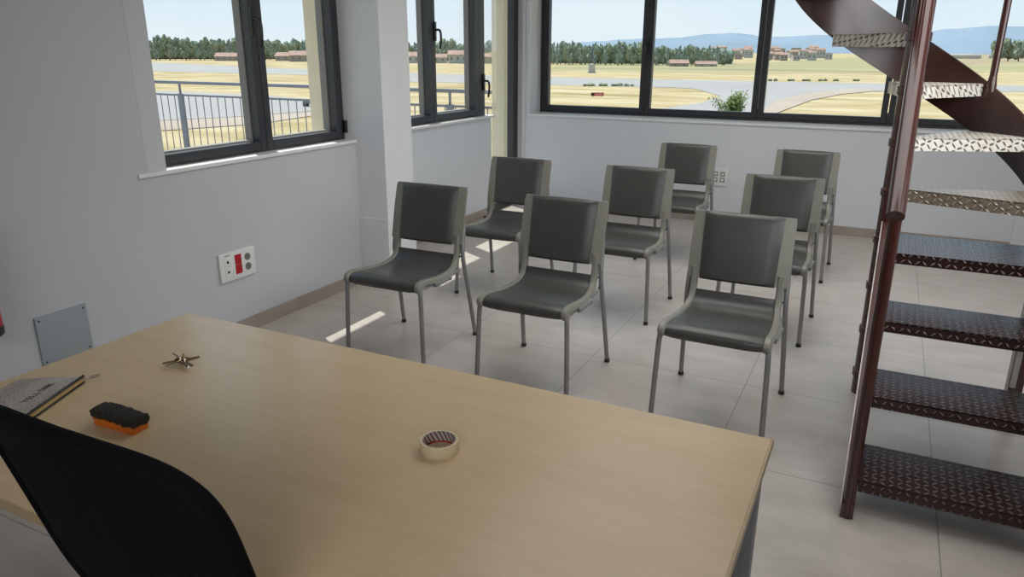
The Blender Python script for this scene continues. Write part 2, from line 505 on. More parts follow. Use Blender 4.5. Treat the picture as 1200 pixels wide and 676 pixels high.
# ------------------------------------------------------------------ windows
def frame_rect(bm, axis, plane, dep, a0, a1, z0, z1, w, bev=0.004):
    """rectangular frame in a wall plane; axis 'y' = left wall, 'x' = back wall"""
    def bx(u0, u1, v0, v1):
        if axis == 'y': box(bm, (plane-dep/2, u0, v0), (plane+dep/2, u1, v1), bev, 1)
        else: box(bm, (u0, plane-dep/2, v0), (u1, plane+dep/2, v1), bev, 1)
    bx(a0, a0+w, z0, z1); bx(a1-w, a1, z0, z1)
    bx(a0+w, a1-w, z0, z0+w); bx(a0+w, a1-w, z1-w, z1)

def pane(root, axis, plane, a0, a1, z0, z1):
    bm = B()
    if axis == 'y': box(bm, (plane-0.003, a0, z0), (plane+0.003, a1, z1))
    else: box(bm, (a0, plane-0.003, z0), (a1, plane+0.003, z1))
    return link('pane', bm, 'glass', root, smooth=False)

def handle(root, p, side):
    """espagnolette handle; side = outward normal, lever hangs down and bows out"""
    n = Vector(side); t = Vector((0, 0, 1)).cross(n)
    p = Vector(p)
    bm = B()
    c = p + n*0.008
    ex = Vector((abs(n.x)*0.008+abs(t.x)*0.016, abs(n.y)*0.008+abs(t.y)*0.016, 0.075))
    box(bm, c-ex, c+ex, 0.004, 2)
    pts = [p+n*0.012+Vector((0, 0, 0.01)), p+n*0.045+Vector((0, 0, 0.012)), p+n*0.062-Vector((0, 0, 0.005)),
           p+n*0.066-Vector((0, 0, 0.05)), p+n*0.062-Vector((0, 0, 0.10)), p+n*0.055-Vector((0, 0, 0.135))]
    tube(bm, smooth_pts(pts, 4), 0.0095, 10)
    return link('window_handle', bm, 'black', root)

# window 1 (left wall)
w1 = struct_empty('window_1')
P1 = -3.275
bm = B(); frame_rect(bm, 'y', P1, 0.09, W1a-0.10, W1b-0.005, 0.985, HT, 0.040)
link('window_frame', bm, 'frame', w1, smooth=False)
for (a, b_, s) in ((W1a-0.05, 3.262, 0), (3.266, W1b-0.040, 1)):
    bm = B(); frame_rect(bm, 'y', P1+0.012, 0.085, a, b_, 0.998, HT-0.03, 0.048)
    link('sash', bm, 'frame', w1, smooth=False)
    bm = B(); frame_rect(bm, 'y', P1-0.03, 0.05, a+0.046, b_-0.046, 1.044, HT-0.075, 0.010, 0.002)
    link('glazing_bead', bm, 'gasket', w1, smooth=False)
    pane(w1, 'y', P1-0.03, a+0.048, b_-0.048, 1.046, HT-0.077)
handle(w1, (P1+0.055, 3.232, 1.70), (1, 0, 0))
bm = B(); box(bm, (P1+0.05, W1b-0.03, 1.03), (P1+0.075, W1b-0.008, 1.11), 0.004); link('hinge', bm, 'black', w1)

# window 2 (alcove, above the low wall) and the glazed balcony door beside it
w2 = struct_empty('window_2')
P2 = -3.49
bm = B(); frame_rect(bm, 'y', P2, 0.09, YC1, 6.23, 0.965, HT, 0.055)
link('window_frame', bm, 'frame', w2, smooth=False)
for (a, b_) in ((YC1+0.05, 5.415), (5.42, 6.18)):
    bm = B(); frame_rect(bm, 'y', P2+0.012, 0.085, a, b_, 0.982, HT-0.03, 0.050)
    link('sash', bm, 'frame', w2, smooth=False)
    bm = B(); frame_rect(bm, 'y', P2-0.03, 0.05, a+0.048, b_-0.048, 1.030, HT-0.078, 0.010, 0.002)
    link('glazing_bead', bm, 'gasket', w2, smooth=False)
    pane(w2, 'y', P2-0.03, a+0.05, b_-0.05, 1.032, HT-0.08)
handle(w2, (P2+0.055, 5.45, 1.70), (1, 0, 0))

d1 = struct_empty('door_1')
bm = B(); frame_rect(bm, 'y', P2, 0.09, 6.232, 7.045, 0.0, HT, 0.05)
link('door_frame', bm, 'frame', d1, smooth=False)
bm = B(); frame_rect(bm, 'y', P2+0.008, 0.07, 6.272, 7.01, 0.012, HT-0.03, 0.065)
link('door_leaf', bm, 'frame', d1, smooth=False)
pane(d1, 'y', P2-0.01, 6.335, 6.947, 0.075, HT-0.09)
h = handle(d1, (P2+0.045, 6.30, 1.27), (1, 0, 0)); h.name = 'door_handle'

# window 3 (long band in the back wall)
w3 = struct_empty('window_3')
P3 = YB+0.33
bm = B(); frame_rect(bm, 'x', P3, 0.07, -3.33, 1.62, 0.935, HT, 0.05)
link('window_frame', bm, 'frame', w3, smooth=False)
xs = [-3.29, -2.19, -1.105, -0.01, 1.09, 1.585]
for a, b_ in zip(xs[:-1], xs[1:]):
    bm = B(); frame_rect(bm, 'x', P3-0.012, 0.07, a+0.004, b_-0.004, 0.96, HT-0.03, 0.050)
    link('sash', bm, 'frame', w3, smooth=False)
    pane(w3, 'x', P3, a+0.052, b_-0.052, 1.008, HT-0.078)
for x in xs[1:-1]:
    bm = B(); box(bm, (x-0.008, P3-0.055, 0.955), (x+0.008, P3-0.044, 1.05), 0.003); link('hinge', bm, 'black', w3)
handle(w3, (-2.19, P3-0.05, 1.60), (0, -1, 0))

# ------------------------------------------------------------------ stacking chairs
def strip(bm, prof, xs_fn, th, crown=0.0, nx=6):
    """closed slab swept along a y-z profile; xs_fn(i) -> (x0, x1); th = thickness below"""
    P = [Vector((0, y, z)) for y, z in prof]
    secs = []
    for i, p in enumerate(P):
        t = (P[min(i+1, len(P)-1)]-P[max(i-1, 0)]).normalized()
        n = Vector((0, -t.z, t.y))
        x0, x1 = xs_fn(i/(len(P)-1))
        top, bot = [], []
        for k in range(nx+1):
            f = k/nx
            x = x0+(x1-x0)*f
            e = 1-abs(2*f-1)**6
            cr = crown*(1-(2*f-1)**2)
            top.append(Vector((x, p.y, p.z))+n*(cr-th*0.35*(1-e)))
            bot.append(Vector((x, p.y, p.z))+n*(cr-th))
        secs.append(top+bot[::-1])
    rings(bm, secs)

SEAT = [(-0.540, 0.400), (-0.553, 0.418), (-0.550, 0.438), (-0.532, 0.452), (-0.495, 0.457), (-0.43, 0.450), (-0.34, 0.437),
        (-0.25, 0.432), (-0.19, 0.437), (-0.150, 0.452), (-0.128, 0.475), (-0.119, 0.500)]
SEAT = [(p.y, p.z) for p in smooth_pts([(0, y, z) for y, z in SEAT], 3)]
RAIL = SEAT[:-2] + [(-0.116, 0.510), (-0.112, 0.54), (-0.106, 0.60)]
BACK = [(-0.1115, 0.552), (-0.102, 0.60), (-0.088, 0.67), (-0.070, 0.745), (-0.052, 0.81), (-0.040, 0.852)]
BACK = [(p.y, p.z) for p in smooth_pts([(0, y, z) for y, z in BACK], 3)]

def make_chair():
    r = thing('stacking_chair', 'x', 'chair', group='rows of grey stacking chairs')
    bm = B()
    strip(bm, SEAT, lambda f: (-0.205+0.02*max(0, (f-0.6)/0.4), 0.205-0.02*max(0, (f-0.6)/0.4)), 0.020, 0.0, 10)
    link('seat', bm, 'pad', r)
    for s in (-1, 1):
        bm = B()
        def xf(f, s=s):
            k = max(0, min(1, (f-0.45)/0.4))
            a = 0.198-0.022*k; b_ = 0.231-0.024*k
            return (s*a, s*b_) if s > 0 else (s*b_, s*a)
        strip(bm, [(y-0.003, z+0.003) for y, z in RAIL], xf, 0.027, 0.0, 5)
        link('side_rail', bm, 'shell', r)
    # backrest shell: side panels angled back a little
    bm = B()
    secs = []
    for i, (y, z) in enumerate(BACK):
        f = i/(len(BACK)-1)
        w = 0.226-0.004*f
        if f > 0.9: w -= 0.004*(f-0.9)/0.1
        fr, bk = [], []
        for k in range(13):
            u = -1+2*k/12
            yy = y - 0.006 + 0.012*abs(u)**2.5
            fr.append(Vector((u*w, yy, z + (0.006*(1-u*u) if f > 0.95 else 0))))
            bk.append(Vector((u*w, yy+0.02-0.006*abs(u)**4, z)))
        secs.append(fr+bk[::-1])
    rings(bm, secs)
    link('backrest', bm, 'shell', r)
    bm = B()
    secs = []
    for i, (y, z) in enumerate(BACK):
        f = i/(len(BACK)-1)
        w = 0.166+0.009*f
        e = min(1, (1-abs(2*f-1))*7)
        fr, bk = [], []
        for k in range(13):
            u = -1+2*k/12
            eu = min(1, (1-abs(u))*7)
            yy = y - 0.006 + 0.012*abs(u*0.8)**2.5
            fr.append(Vector((u*w, yy-0.004-0.011*math.sqrt(max(0, e*eu)), z+0.002*(1 if f > .5 else -1))))
            bk.append(Vector((u*w, yy+0.004, z+0.002*(1 if f > .5 else -1))))
        secs.append(fr+bk[::-1])
    rings(bm, secs)
    link('back_pad', bm, 'pad', r)
    for s in (-1, 1):
        bm = B()
        tube(bm, smooth_pts([(s*0.218, -0.47, 0.418), (s*0.220, -0.51, 0.422), (s*0.222, -0.528, 0.40), (s*0.226, -0.532, 0.33), (s*0.236, -0.542, 0.012)], 4), 0.0115, 12)
        l = link('leg', bm, 'leg', r)
        bm = B(); lathe(bm, [(0.010, 0), (0.0145, 0.002), (0.0145, 0.012), (0.012, 0.022)], (s*0.236, -0.542, 0), 14); link('foot_cap', bm, 'black', l)
        bm = B()
        tube(bm, smooth_pts([(s*0.2415, 0.0, 0.012), (s*0.232, -0.045, 0.25), (s*0.2235, -0.085, 0.44), (s*0.221, -0.092, 0.50), (s*0.2185, -0.082, 0.56), (s*0.213, -0.058, 0.66)], 5), 0.0115, 12)
        l = link('leg', bm, 'leg', r)
        bm = B(); lathe(bm, [(0.010, 0), (0.0145, 0.002), (0.0145, 0.012), (0.012, 0.022)], (s*0.2415, 0, 0), 14); link('foot_cap', bm, 'black', l)
        bm = B(); tube(bm, [(s*0.218, -0.098, 0.487), (s*0.20, -0.112, 0.487)], 0.005, 8); link('bracket', bm, 'black', r)
    bm = B(); tube(bm, [(-0.21, -0.47, 0.416), (0.21, -0.47, 0.416)], 0.009, 8); link('crossbar', bm, 'leg', r)
    bm = B(); tube(bm, [(-0.215, -0.17, 0.412), (0.215, -0.17, 0.412)], 0.009, 8); link('crossbar', bm, 'leg', r)
    for s in (-1, 1):
        bm = B(); tube(bm, [(s*0.214, -0.475, 0.416), (s*0.21, -0.30, 0.402), (s*0.212, -0.12, 0.415)], 0.009, 8); link('seat_support', bm, 'leg', r)
    bm = B()
    box(bm, (0.218, -0.40, 0.398), (0.236, -0.235, 0.420), 0.004)
    lk = link('linking_clip', bm, 'socketgrey', r)
    bm = B()
    for q in (-0.37, -0.335, -0.30): box(bm, (0.234, q, 0.402), (0.238, q+0.024, 0.415), 0.001, 1)
    box(bm, (0.226, -0.262, 0.399), (0.240, -0.243, 0.419), 0.002, 1)
    link('clip_tab', bm, 'leg', lk)
    return r

CH = [(-2.188, 3.436, 1.0, 'grey stacking chair of the front row, nearest the left wall, sun stripe beside its legs'),
      (-1.384, 3.417, 0.0, 'grey stacking chair in the middle of the front row, between two others'),
      (-0.515, 3.434, -0.5, 'grey stacking chair at the right end of the front row, by the table corner'),
      (-2.205, 4.597, 1.2, 'grey stacking chair in front of the glazed balcony door, leftmost of the second row'),
      (-1.362, 4.585, 0.4, 'grey stacking chair in the middle of the second row, directly behind the front middle one'),
      (-0.495, 4.640, -1.0, 'grey stacking chair of the second row nearest the staircase, partly hidden'),
      (-1.384, 5.955, 0.0, 'grey stacking chair in the last row beside the white wall socket'),
      (-0.495, 5.962, -0.6, 'grey stacking chair at the back, by the white wall and nearest the stair column')]
ch0 = make_chair()
for i, (x, y, rz, lab) in enumerate(CH):
    o = ch0 if i == 0 else dup(ch0)
    o.location = (x, y, 0); o.rotation_euler = (0, 0, rad(rz))
    o['label'] = lab

# ------------------------------------------------------------------ table
TZ = 0.74
tb = thing('meeting_table', 'pale maple meeting table with grey metal frame, in the foreground', 'table', (-1.03, 1.1, 0))
bm = B(); box(bm, (-1.935, 0.652, TZ-0.025), (-0.131, 1.548, TZ), 0.002, 1); link('tabletop', bm, 'wood', tb, True, smooth=False)
bm = B()
for (a, b_) in (((-1.94, 0.650, TZ-0.024), (-0.126, 0.654, TZ-0.0015)), ((-1.94, 1.546, TZ-0.024), (-0.126, 1.550, TZ-0.0015)),
                ((-1.939, 0.652, TZ-0.024), (-1.933, 1.548, TZ-0.0015)), ((-0.133, 0.652, TZ-0.024), (-0.127, 1.548, TZ-0.0015))):
    box(bm, a, b_)
link('edge_band', bm, 'woodedge', tb, True, smooth=False)
bm = B()
box(bm, (-1.87, 0.69, TZ-0.065), (-0.19, 0.72, TZ-0.025)); box(bm, (-1.87, 1.47, TZ-0.065), (-0.19, 1.50, TZ-0.025))
box(bm, (-1.87, 0.72, TZ-0.065), (-1.84, 1.47, TZ-0.025)); box(bm, (-0.215, 0.72, TZ-0.065), (-0.185, 1.47, TZ-0.025))
link('apron_rail', bm, 'grey', tb, True, smooth=False)
for x in (-1.895, -0.166):
    for y in (0.695, 1.505):
        bm = B(); box(bm, (x-0.028, y-0.03, 0.02), (x+0.028, y+0.03, TZ-0.025), 0.008)
        box(bm, (x-0.006, y-0.034, 0.03), (x+0.006, y+0.034, TZ-0.03), 0.003, 1)
        l = link('leg', bm, 'grey', tb, True)
        bm = B(); lathe(bm, [(0.018, 0), (0.022, 0.004), (0.022, 0.012), (0.012, 0.022)], (x, y, 0), 16)
        f_ = link('foot_cap', bm, 'black', tb, True); f_.parent = l
bm = B(); box(bm, (-1.86, 1.40, 0.38), (-0.24, 1.415, TZ-0.07), 0.002); link('modesty_panel', bm, 'grey', tb, True, smooth=False)

# ------------------------------------------------------------------ office chair at the near edge
def office_chair():
    r = thing('office_chair', 'black mesh backed office chair tucked in at the near edge of the table', 'chair', (-0.955, 0.75, 0))
    def bp(u, v):
        # u -1..1 across, v 0 bottom .. 1 top; reclined back, gently hollow
        z = 0.655+0.394*v
        w = 0.255-0.008*(1-v)**2
        x = -0.970+u*w
        y = 0.637-0.085*v-0.010*v*v + 0.030*(u*u) - 0.012
        z += -0.012*u*u*v
        return Vector((x, y, z))
    def outline(n=96):
        # rounded rectangle in (u, v)
        pts = []
        for k in range(n):
            a = 2*PI*k/n
            c, s = math.cos(a), math.sin(a)
            e = 0.43
            pts.append((math.copysign(abs(c)**e, c), 0.5+0.5*math.copysign(abs(s)**e, s)))
        return pts
    # mesh panel
    bm = B()
    n = 96
    ol = outline(n)
    secs = []
    for f in (1.0, 0.8, 0.6, 0.4, 0.2, 0.04):
        secs.append([bp(u*f, 0.5+(v-0.5)*f) for u, v in ol])
    R = rings(bm, secs, True, False)
    bm.faces.new(R[-1])
    back = link('backrest', bm, 'mesh', r, True)
    sol = back.modifiers.new('thickness', 'SOLIDIFY'); sol.thickness = 0.008; sol.offset = 0
    # piped rim
    bm = B()
    loop = [bp(u, v) for u, v in ol]
    secs = []
    for i, p in enumerate(loop):
        t = (loop[(i+1) % n]-loop[i-1]).normalized()
        nn = Vector((0, -1, -0.2)).normalized()
        x = t.cross(nn).normalized(); y = x.cross(t)
        secs.append([p+x*0.0075*math.cos(2*PI*k/10)+y*0.010*math.sin(2*PI*k/10) for k in range(10)])
    secs.append(secs[0])
    rings(bm, secs, True, False)
    bmesh.ops.remove_doubles(bm, verts=bm.verts, dist=1e-5)
    link('back_rim', bm, 'piping', back, False).location = -Vector(r.location)
    # spine, seat, column, base
    bm = B(); tube(bm, smooth_pts([(-0.955, 0.640, 0.70), (-0.955, 0.628, 0.66), (-0.955, 0.645, 0.55), (-0.955, 0.70, 0.43), (-0.955, 0.80, 0.41)], 5), [0.02]*21, 12)
    link('back_spine', bm, 'black', r, True)
    bm = B()
    secs = []
    for (s, z) in ((0.86, 0.425), (0.98, 0.435), (1.0, 0.46), (0.97, 0.48), (0.85, 0.49)):
        secs.append([Vector((-0.955+0.235*s*math.copysign(abs(math.cos(a))**0.45, math.cos(a)), 0.87+0.22*s*math.copysign(abs(math.sin(a))**0.45, math.sin(a)), z)) for a in [2*PI*k/48 for k in range(48)]])
    rings(bm, secs); link('seat', bm, 'piping', r, True)
    bm = B(); lathe(bm, [(0.05, 0.425), (0.05, 0.40), (0.022, 0.38), (0.022, 0.25), (0.03, 0.25), (0.03, 0.10), (0.05, 0.09), (0.05, 0.06)], (-0.955, 0.85, 0)); link('gas_column', bm, 'black', r, True)
    for k in range(5):
        a = rad(18+72*k)
        d = Vector((math.cos(a), math.sin(a), 0)); c = Vector((-0.955, 0.85, 0))
        bm = B(); tube(bm, [c+d*0.03+Vector((0, 0, 0.095)), c+d*0.15+Vector((0, 0, 0.09)), c+d*0.29+Vector((0, 0, 0.07))], [0.022, 0.019, 0.014], 10)
        l = link('base_arm', bm, 'black', r, True)
        bm = B()
        for s in (-1, 1):
            q = c+d*0.28+Vector((-d.y, d.x, 0))*0.012*s
            sd = Vector((-d.y, d.x, 0))
            tube(bm, [q+Vector((0, 0, 0.028))-sd*0.008, q+Vector((0, 0, 0.028))+sd*0.008], 0.028, 16)
        o = link('caster', bm, 'black', r, True); o.parent = l
    return r
office_chair()

# ------------------------------------------------------------------ small things on the table
# pouch
px_dir = Vector((0.40, -0.916, 0)); pn = Vector((-0.916, -0.40, 0))
po = thing('zip_pouch', 'flat silver scaly zip pouch lying on the table corner behind the black office chair', 'pouch', (-1.742, 1.052, TZ))
def pouch_pt(a, b_, h): return px_dir*a+pn*b_+Vector((0, 0, h))
bm = B()
L_, D_ = 0.25, 0.175
secs = []
for i in range(15):
    a = L_*i/14
    e = math.sin(PI*min(1, max(0, i/14)))**0.35 if 0 < i < 14 else 0.0
    top, bot = [], []
    for k in range(11):
        b_ = D_*k/10
        f = 0.020*(1-0.85*(k/10)**1.3)+0.0015
        top.append(pouch_pt(a, b_, 0.002+f*(0.75+0.25*e)))
        bot.append(pouch_pt(a, b_, 0.0008))
    secs.append(top+bot[::-1])
rings(bm, secs); pb = link('pouch_body', bm, 'pouch', po)
bm = B()
z0 = 0.0245
box(bm, (0, 0, 0), (L_, 0.006, 0.007), 0.002, 1, Matrix(((px_dir.x, -px_dir.y*-1*0+pn.x*-1, 0, 0), (px_dir.y, -pn.y, 0, 0), (0, 0, 1, 0.0165), (0, 0, 0, 1))))
box(bm, (0, 0, 0), (L_, 0.004, 0.004), 0.001, 1, Matrix(((px_dir.x, -pn.x, 0, 0), (px_dir.y, -pn.y, 0, 0), (0, 0, 1, 0.001), (0, 0, 0, 1))))
link('zip_tape', bm, 'black', po)
bm = B(); box(bm, (0.002, 0, 0), (L_-0.002, 0.002, 0.0095), 0, 1, Matrix(((px_dir.x, -pn.x, 0, 0), (px_dir.y, -pn.y, 0, 0), (0, 0, 1, 0.006), (0, 0, 0, 1))))
link('zip_teeth', bm, 'gold', po)
bm = B()
e = pouch_pt(0.0, 0, 0.014)
u = Vector((0.35, 0.93, 0)).normalized(); v = Vector((-u.y, u.x, 0))
box(bm, e-Vector((0.005, 0.005, 0.004)), e+Vector((0.005, 0.005, 0.005)), 0.001, 1)
lp = [e+u*0.006+v*0.003, e+u*0.016+v*0.006, e+u*0.034+v*0.006, e+u*0.038, e+u*0.034-v*0.006, e+u*0.016-v*0.006, e+u*0.006-v*0.003]
tube(bm, [p-Vector((0, 0, 0.004)) for p in lp], 0.0013, 6)
link('zip_puller', bm, 'nickel', po)
# lettering on the pouch
cu = bpy.data.curves.new('lettering', 'FONT'); cu.body = 'YELL INK'; cu.size = 0.024; cu.offset = 0.0007; cu.extrude = 0.0004; cu.space_character = 1.1
tmp = bpy.data.objects.new('lettering_source', cu); C.objects.link(tmp)
bpy.context.view_layer.update()
me = bpy.data.meshes.new_from_object(tmp.evaluated_get(bpy.context.evaluated_depsgraph_get()))
bpy.data.objects.remove(tmp)
me.materials.clear(); me.materials.append(MAT['black'])
lt = bpy.data.objects.new('lettering', me); C.objects.link(lt); lt.parent = po
tdir = (-px_dir)                       # reads from the hidden end towards the zip pull
nrm = Vector((0, 0, 1))
ydir = nrm.cross(tdir)
slope = math.atan2(0.0145, D_)
ydir = (ydir*math.cos(slope) - nrm*math.sin(slope)*(1 if ydir.dot(pn) > 0 else -1)).normalized()
zdir = tdir.cross(ydir)
Mx = Matrix.Identity(4)
o_ = pouch_pt(0.155, 0.040, 0.0208)
for i in range(3):
    Mx[i][0], Mx[i][1], Mx[i][2], Mx[i][3] = tdir[i], ydir[i], zdir[i], o_[i]
lt.matrix_local = Mx

# whiteboard eraser
er = thing('board_eraser', 'orange board eraser with dark frayed felt pad, on the table beside the pouch', 'eraser', (-1.452, 0.942, TZ), rad(2.5))
bm = B(); box(bm, (-0.062, -0.021, 0), (0.062, 0.021, 0.019), 0.003); box(bm, (-0.064, -0.0225, 0.013), (0.064, 0.0225, 0.020), 0.002, 1)
link('grip', bm, 'orange', er)
bm = B()
secs = []
rnd = random.Random(4)
for i in range(22):
    f = i/21
    x = -0.066+0.132*f
    ring = []
    for k in range(20):
        a = 2*PI*k/20
        c, s = math.cos(a), math.sin(a)
        j = rnd.uniform(-0.0016, 0.0016)
        y = (0.0245+j)*math.copysign(abs(c)**0.4, c)
        z = 0.029+(0.0105+j*0.6)*math.copysign(abs(s)**0.5, s)+0.0025*math.sin(f*5)
        if s < -0.3: z += rnd.uniform(-0.003, 0.003)
        ring.append(Vector((x+rnd.uniform(-0.001, 0.001), y*(0.93 if i in (0, 21) else 1), z)))
    secs.append(ring)
rings(bm, secs); link('felt_pad', bm, 'felt', er)

# masking tape roll
tp = thing('masking_tape_roll', 'cream roll of masking tape lying flat on the table with striped cardboard core', 'tape', (-0.757, 1.178, TZ))
bm = B()
secs = []
for (r_, z) in ((0.0355, 0.0), (0.0412, 0.0), (0.0418, 0.001), (0.0418, 0.0245), (0.0412, 0.0255), (0.0355, 0.0255), (0.0355, 0.0)):
    secs.append([Vector((r_*math.cos(2*PI*k/48), r_*math.sin(2*PI*k/48), z)) for k in range(48)])
rings(bm, secs, True, False); bmesh.ops.remove_doubles(bm, verts=bm.verts, dist=1e-6)
link('tape_winding', bm, 'tape', tp)
bm = B()
secs = []
for (r_, z) in ((0.034, 0.0), (0.0355, 0.0), (0.0355, 0.0258), (0.034, 0.0258), (0.034, 0.0)):
    secs.append([Vector((r_*math.cos(2*PI*k/48), r_*math.sin(2*PI*k/48), z)) for k in range(48)])
rings(bm, secs, True, False); bmesh.ops.remove_doubles(bm, verts=bm.verts, dist=1e-6)
link('cardboard_core', bm, 'tapecore', tp)

# bunch of keys
kb = thing('bunch_of_keys', 'small bunch of brass keys on a ring at the far left of the table', 'keys', (-1.61, 1.245, TZ))
def key(ang, tilt, m, ln, lift):
    bm = B()
    prism(bm, [(0.011*math.cos(2*PI*k/16), 0.0105*math.sin(2*PI*k/16)) for k in range(16)], 0, 0.0035)
    teeth = [(0.010, -0.0038), (ln*0.5, -0.0038), (ln*0.58, -0.0018), (ln*0.66, -0.0038), (ln*0.74, -0.0015), (ln*0.82, -0.0034), (ln*0.92, -0.0012), (ln, 0.0), (ln*0.95, 0.0036), (0.010, 0.0036)]
    prism(bm, teeth, 0.0002, 0.0032)
    bm.transform(Matrix.Translation((0, 0, lift)) @ Matrix.Rotation(rad(ang), 4, 'Z') @ Matrix.Translation((0.009, 0, 0)) @ Matrix.Rotation(rad(tilt), 4, 'Y') @ Matrix.Rotation(rad(60 if m == 'nickel' else 25), 4, 'X'))
    link('key', bm, m, kb, smooth=False)
key(-12, 3, 'brass', 0.046, 0.0125); key(30, -12, 'brass', 0.040, 0.0125); key(172, -14, 'nickel', 0.036, 0.0125)
key(222, 8, 'nickel', 0.042, 0.013); key(250, 10, 'brass', 0.036, 0.0135); key(135, -6, 'brass', 0.030, 0.0125); key(-24, 6, 'nickel', 0.043, 0.0135)
bm = B(); tube(bm, [(0.012*math.cos(2*PI*k/20), 0.012*math.sin(2*PI*k/20), 0.014+0.004*math.sin(2*PI*k/20+1)) for k in range(21)], 0.0012, 6, False); link('key_ring', bm, 'nickel', kb)

# ------------------------------------------------------------------ spiral staircase
SX, SY, SR = 0.065, 3.63, 0.57
st = thing('spiral_staircase', 'dark brown painted steel staircase of checker plate treads winding up at the right', 'staircase', (SX, SY, 0))
def slink(n, bm, m, par=None, **k):
    o = link(n, bm, m, st, True, **k)
    if par is not None: o.parent = par
    return o
bm = B(); tube(bm, [(SX, SY, 0), (SX, SY, ZC)], 0.044, 28); colm = slink('column', bm, 'brown')
for k in range(13):
    z = 0.085+0.2155*k
    bm = B(); lathe(bm, [(0.044, z), (0.0505, z+0.003), (0.0505, z+0.034), (0.044, z+0.037)], (SX, SY, 0), 24); slink('collar', bm, 'brown', colm)

def plate_tread(poly, z, fl, name, m, skip=()):
    """folded plate tread: top sheet with bent-down lips along the chosen edges"""
    bm = B()
    n = len(poly)
    prism(bm, poly, z-0.006, z)
    cx = sum(p[0] for p in poly)/n; cy = sum(p[1] for p in poly)/n
    for i in range(n):
        if i in skip: continue
        a = Vector((*poly[i], 0)); b_ = Vector((*poly[(i+1) % n], 0))
        d = (b_-a)
        if d.length < 1e-4: continue
        d.normalize(); nn = Vector((-d.y, d.x, 0))
        if nn.dot(Vector((cx, cy, 0))-a) < 0: nn = -nn
        q = [a, b_, b_+nn*0.006, a+nn*0.006]
        prism(bm, [(p.x, p.y) for p in q], z-fl, z-0.0005)
    o = link(name, bm, m, st, True, smooth=False)
    return o
for k in range(4):
    y = 2.562+0.25*k; z = 0.125+0.215*k
    dp = 0.285 if k < 3 else 0.385
    x0 = 0.086 if k < 3 else 0.10
    plate_tread([(x0, y), (0.624, y+0.004), (0.624, y+dp), (x0, y+dp)], z, 0.045, 'tread', 'tread')
def wedge(a0, a1, r0=0.046, r1=SR-0.012, n=10):
    P = []
    for k in range(4):
        a = rad(a1+(a0-a1)*k/3); P.append((SX+r0*math.cos(a), SY+r0*math.sin(a)))
    for k in range(n+1):
        a = rad(a0+(a1-a0)*k/n); P.append((SX+r1*math.cos(a), SY+r1*math.sin(a)))
    return P
fronts = [-17, 24, 57, 92, 128, 164, 200, 236]
for k, a0 in enumerate(fronts):
    z = 0.985+0.215*k
    w = [36, 40, 42, 38][k] if k < 4 else 38
    o = plate_tread(wedge(a0, a0+w), z, 0.055, 'tread', 'tread_t' if k == 0 else ('tread_w' if k < 4 else 'tread'))
    o['label'] = 'tan worn checker plate tread' if k == 0 else ('pale worn checker plate tread' if k < 4 else 'brown checker plate tread')
# left stringer: straight flat bar from the floor to the column, its left edge worn bright
def sheet(bm, top, bot, x0, x1):
    secs = [[Vector((x0, t[0], t[1])), Vector((x1, t[0], t[1])), Vector((x1, b_[0], b_[1])), Vector((x0, b_[0], b_[1]))] for t, b_ in zip(top, bot)]
    rings(bm, secs)
bm = B()
sheet(bm, [(2.50, 0.0), (2.50, 0.055), (3.58, 0.84)], [(2.545, 0.0), (2.56, 0.0), (3.58, 0.74)], 0.042, 0.084)
ls = slink('inner_stringer', bm, 'brown', smooth=False)
bm = B()
sheet(bm, [(2.498, 0.0), (2.498, 0.056), (3.58, 0.842)], [(2.52, 0.0), (2.53, 0.02), (3.58, 0.80)], 0.0375, 0.0418)
o = slink('worn_edge', bm, 'bare', ls, smooth=False); o['label'] = 'bright worn edge of bare steel'
# outer stringer: straight then helical band
bm = B()
secs = []
def zt(a): return 1.06+0.00647*a
def zl(a): return 0.8455+0.00597*a
XO = SX+SR
secs.append([Vector((XO-0.02, 2.37, 0.0)), Vector((XO+0.012, 2.37, 0.0)), Vector((XO+0.012, 2.60, 0)), Vector((XO-0.02, 2.60, 0))])
for y in (2.45, 2.6, 3.0, 3.4):
    t_ = 1.06-0.86*(3.63-y); l_ = max(0.0, 0.8455-0.86*(3.63-y))
    yb = max(y, 2.60)
    secs.append([Vector((XO-0.008, y, t_)), Vector((XO+0.006, y, t_)), Vector((XO+0.006, yb, l_)), Vector((XO-0.008, yb, l_))])
for k in range(0, 61):
    a = 280*k/60
    ar = rad(a); c, s = math.cos(ar), math.sin(ar)
    ri, ro = SR-0.008, SR+0.006
    secs.append([Vector((SX+ri*c, SY+ri*s, zt(a))), Vector((SX+ro*c, SY+ro*s, zt(a))), Vector((SX+ro*c, SY+ro*s, zl(a))), Vector((SX+ri*c, SY+ri*s, zl(a)))])
rings(bm, secs); os_ = slink('outer_stringer', bm, 'brown_band')
bm = B(); box(bm, (0.615, 3.50, 0), (0.668, 3.545, 0.72)); slink('support_post', bm, 'brown', smooth=False)
bm = B(); box(bm, (0.608, 3.498, 0), (0.6148, 3.53, 0.70)); box(bm, (0.618, 3.496, 0.2), (0.640, 3.4998, 0.68)); o = slink('worn_edge', bm, 'bare', os_, smooth=False); o['label'] = 'bright worn edge of bare steel'
# inner handrail with a baluster below its cut end
bm = B(); tube(bm, [(0.0605, 2.49, 1.075), (0.0655, 3.55, 1.985)], 0.0272, 28); hr = slink('inner_handrail', bm, 'brown')
bm = B(); tube(bm, [(0.0635, 2.515, 0.0), (0.0635, 2.515, 1.075)], 0.019, 20); slink('baluster', bm, 'brown')
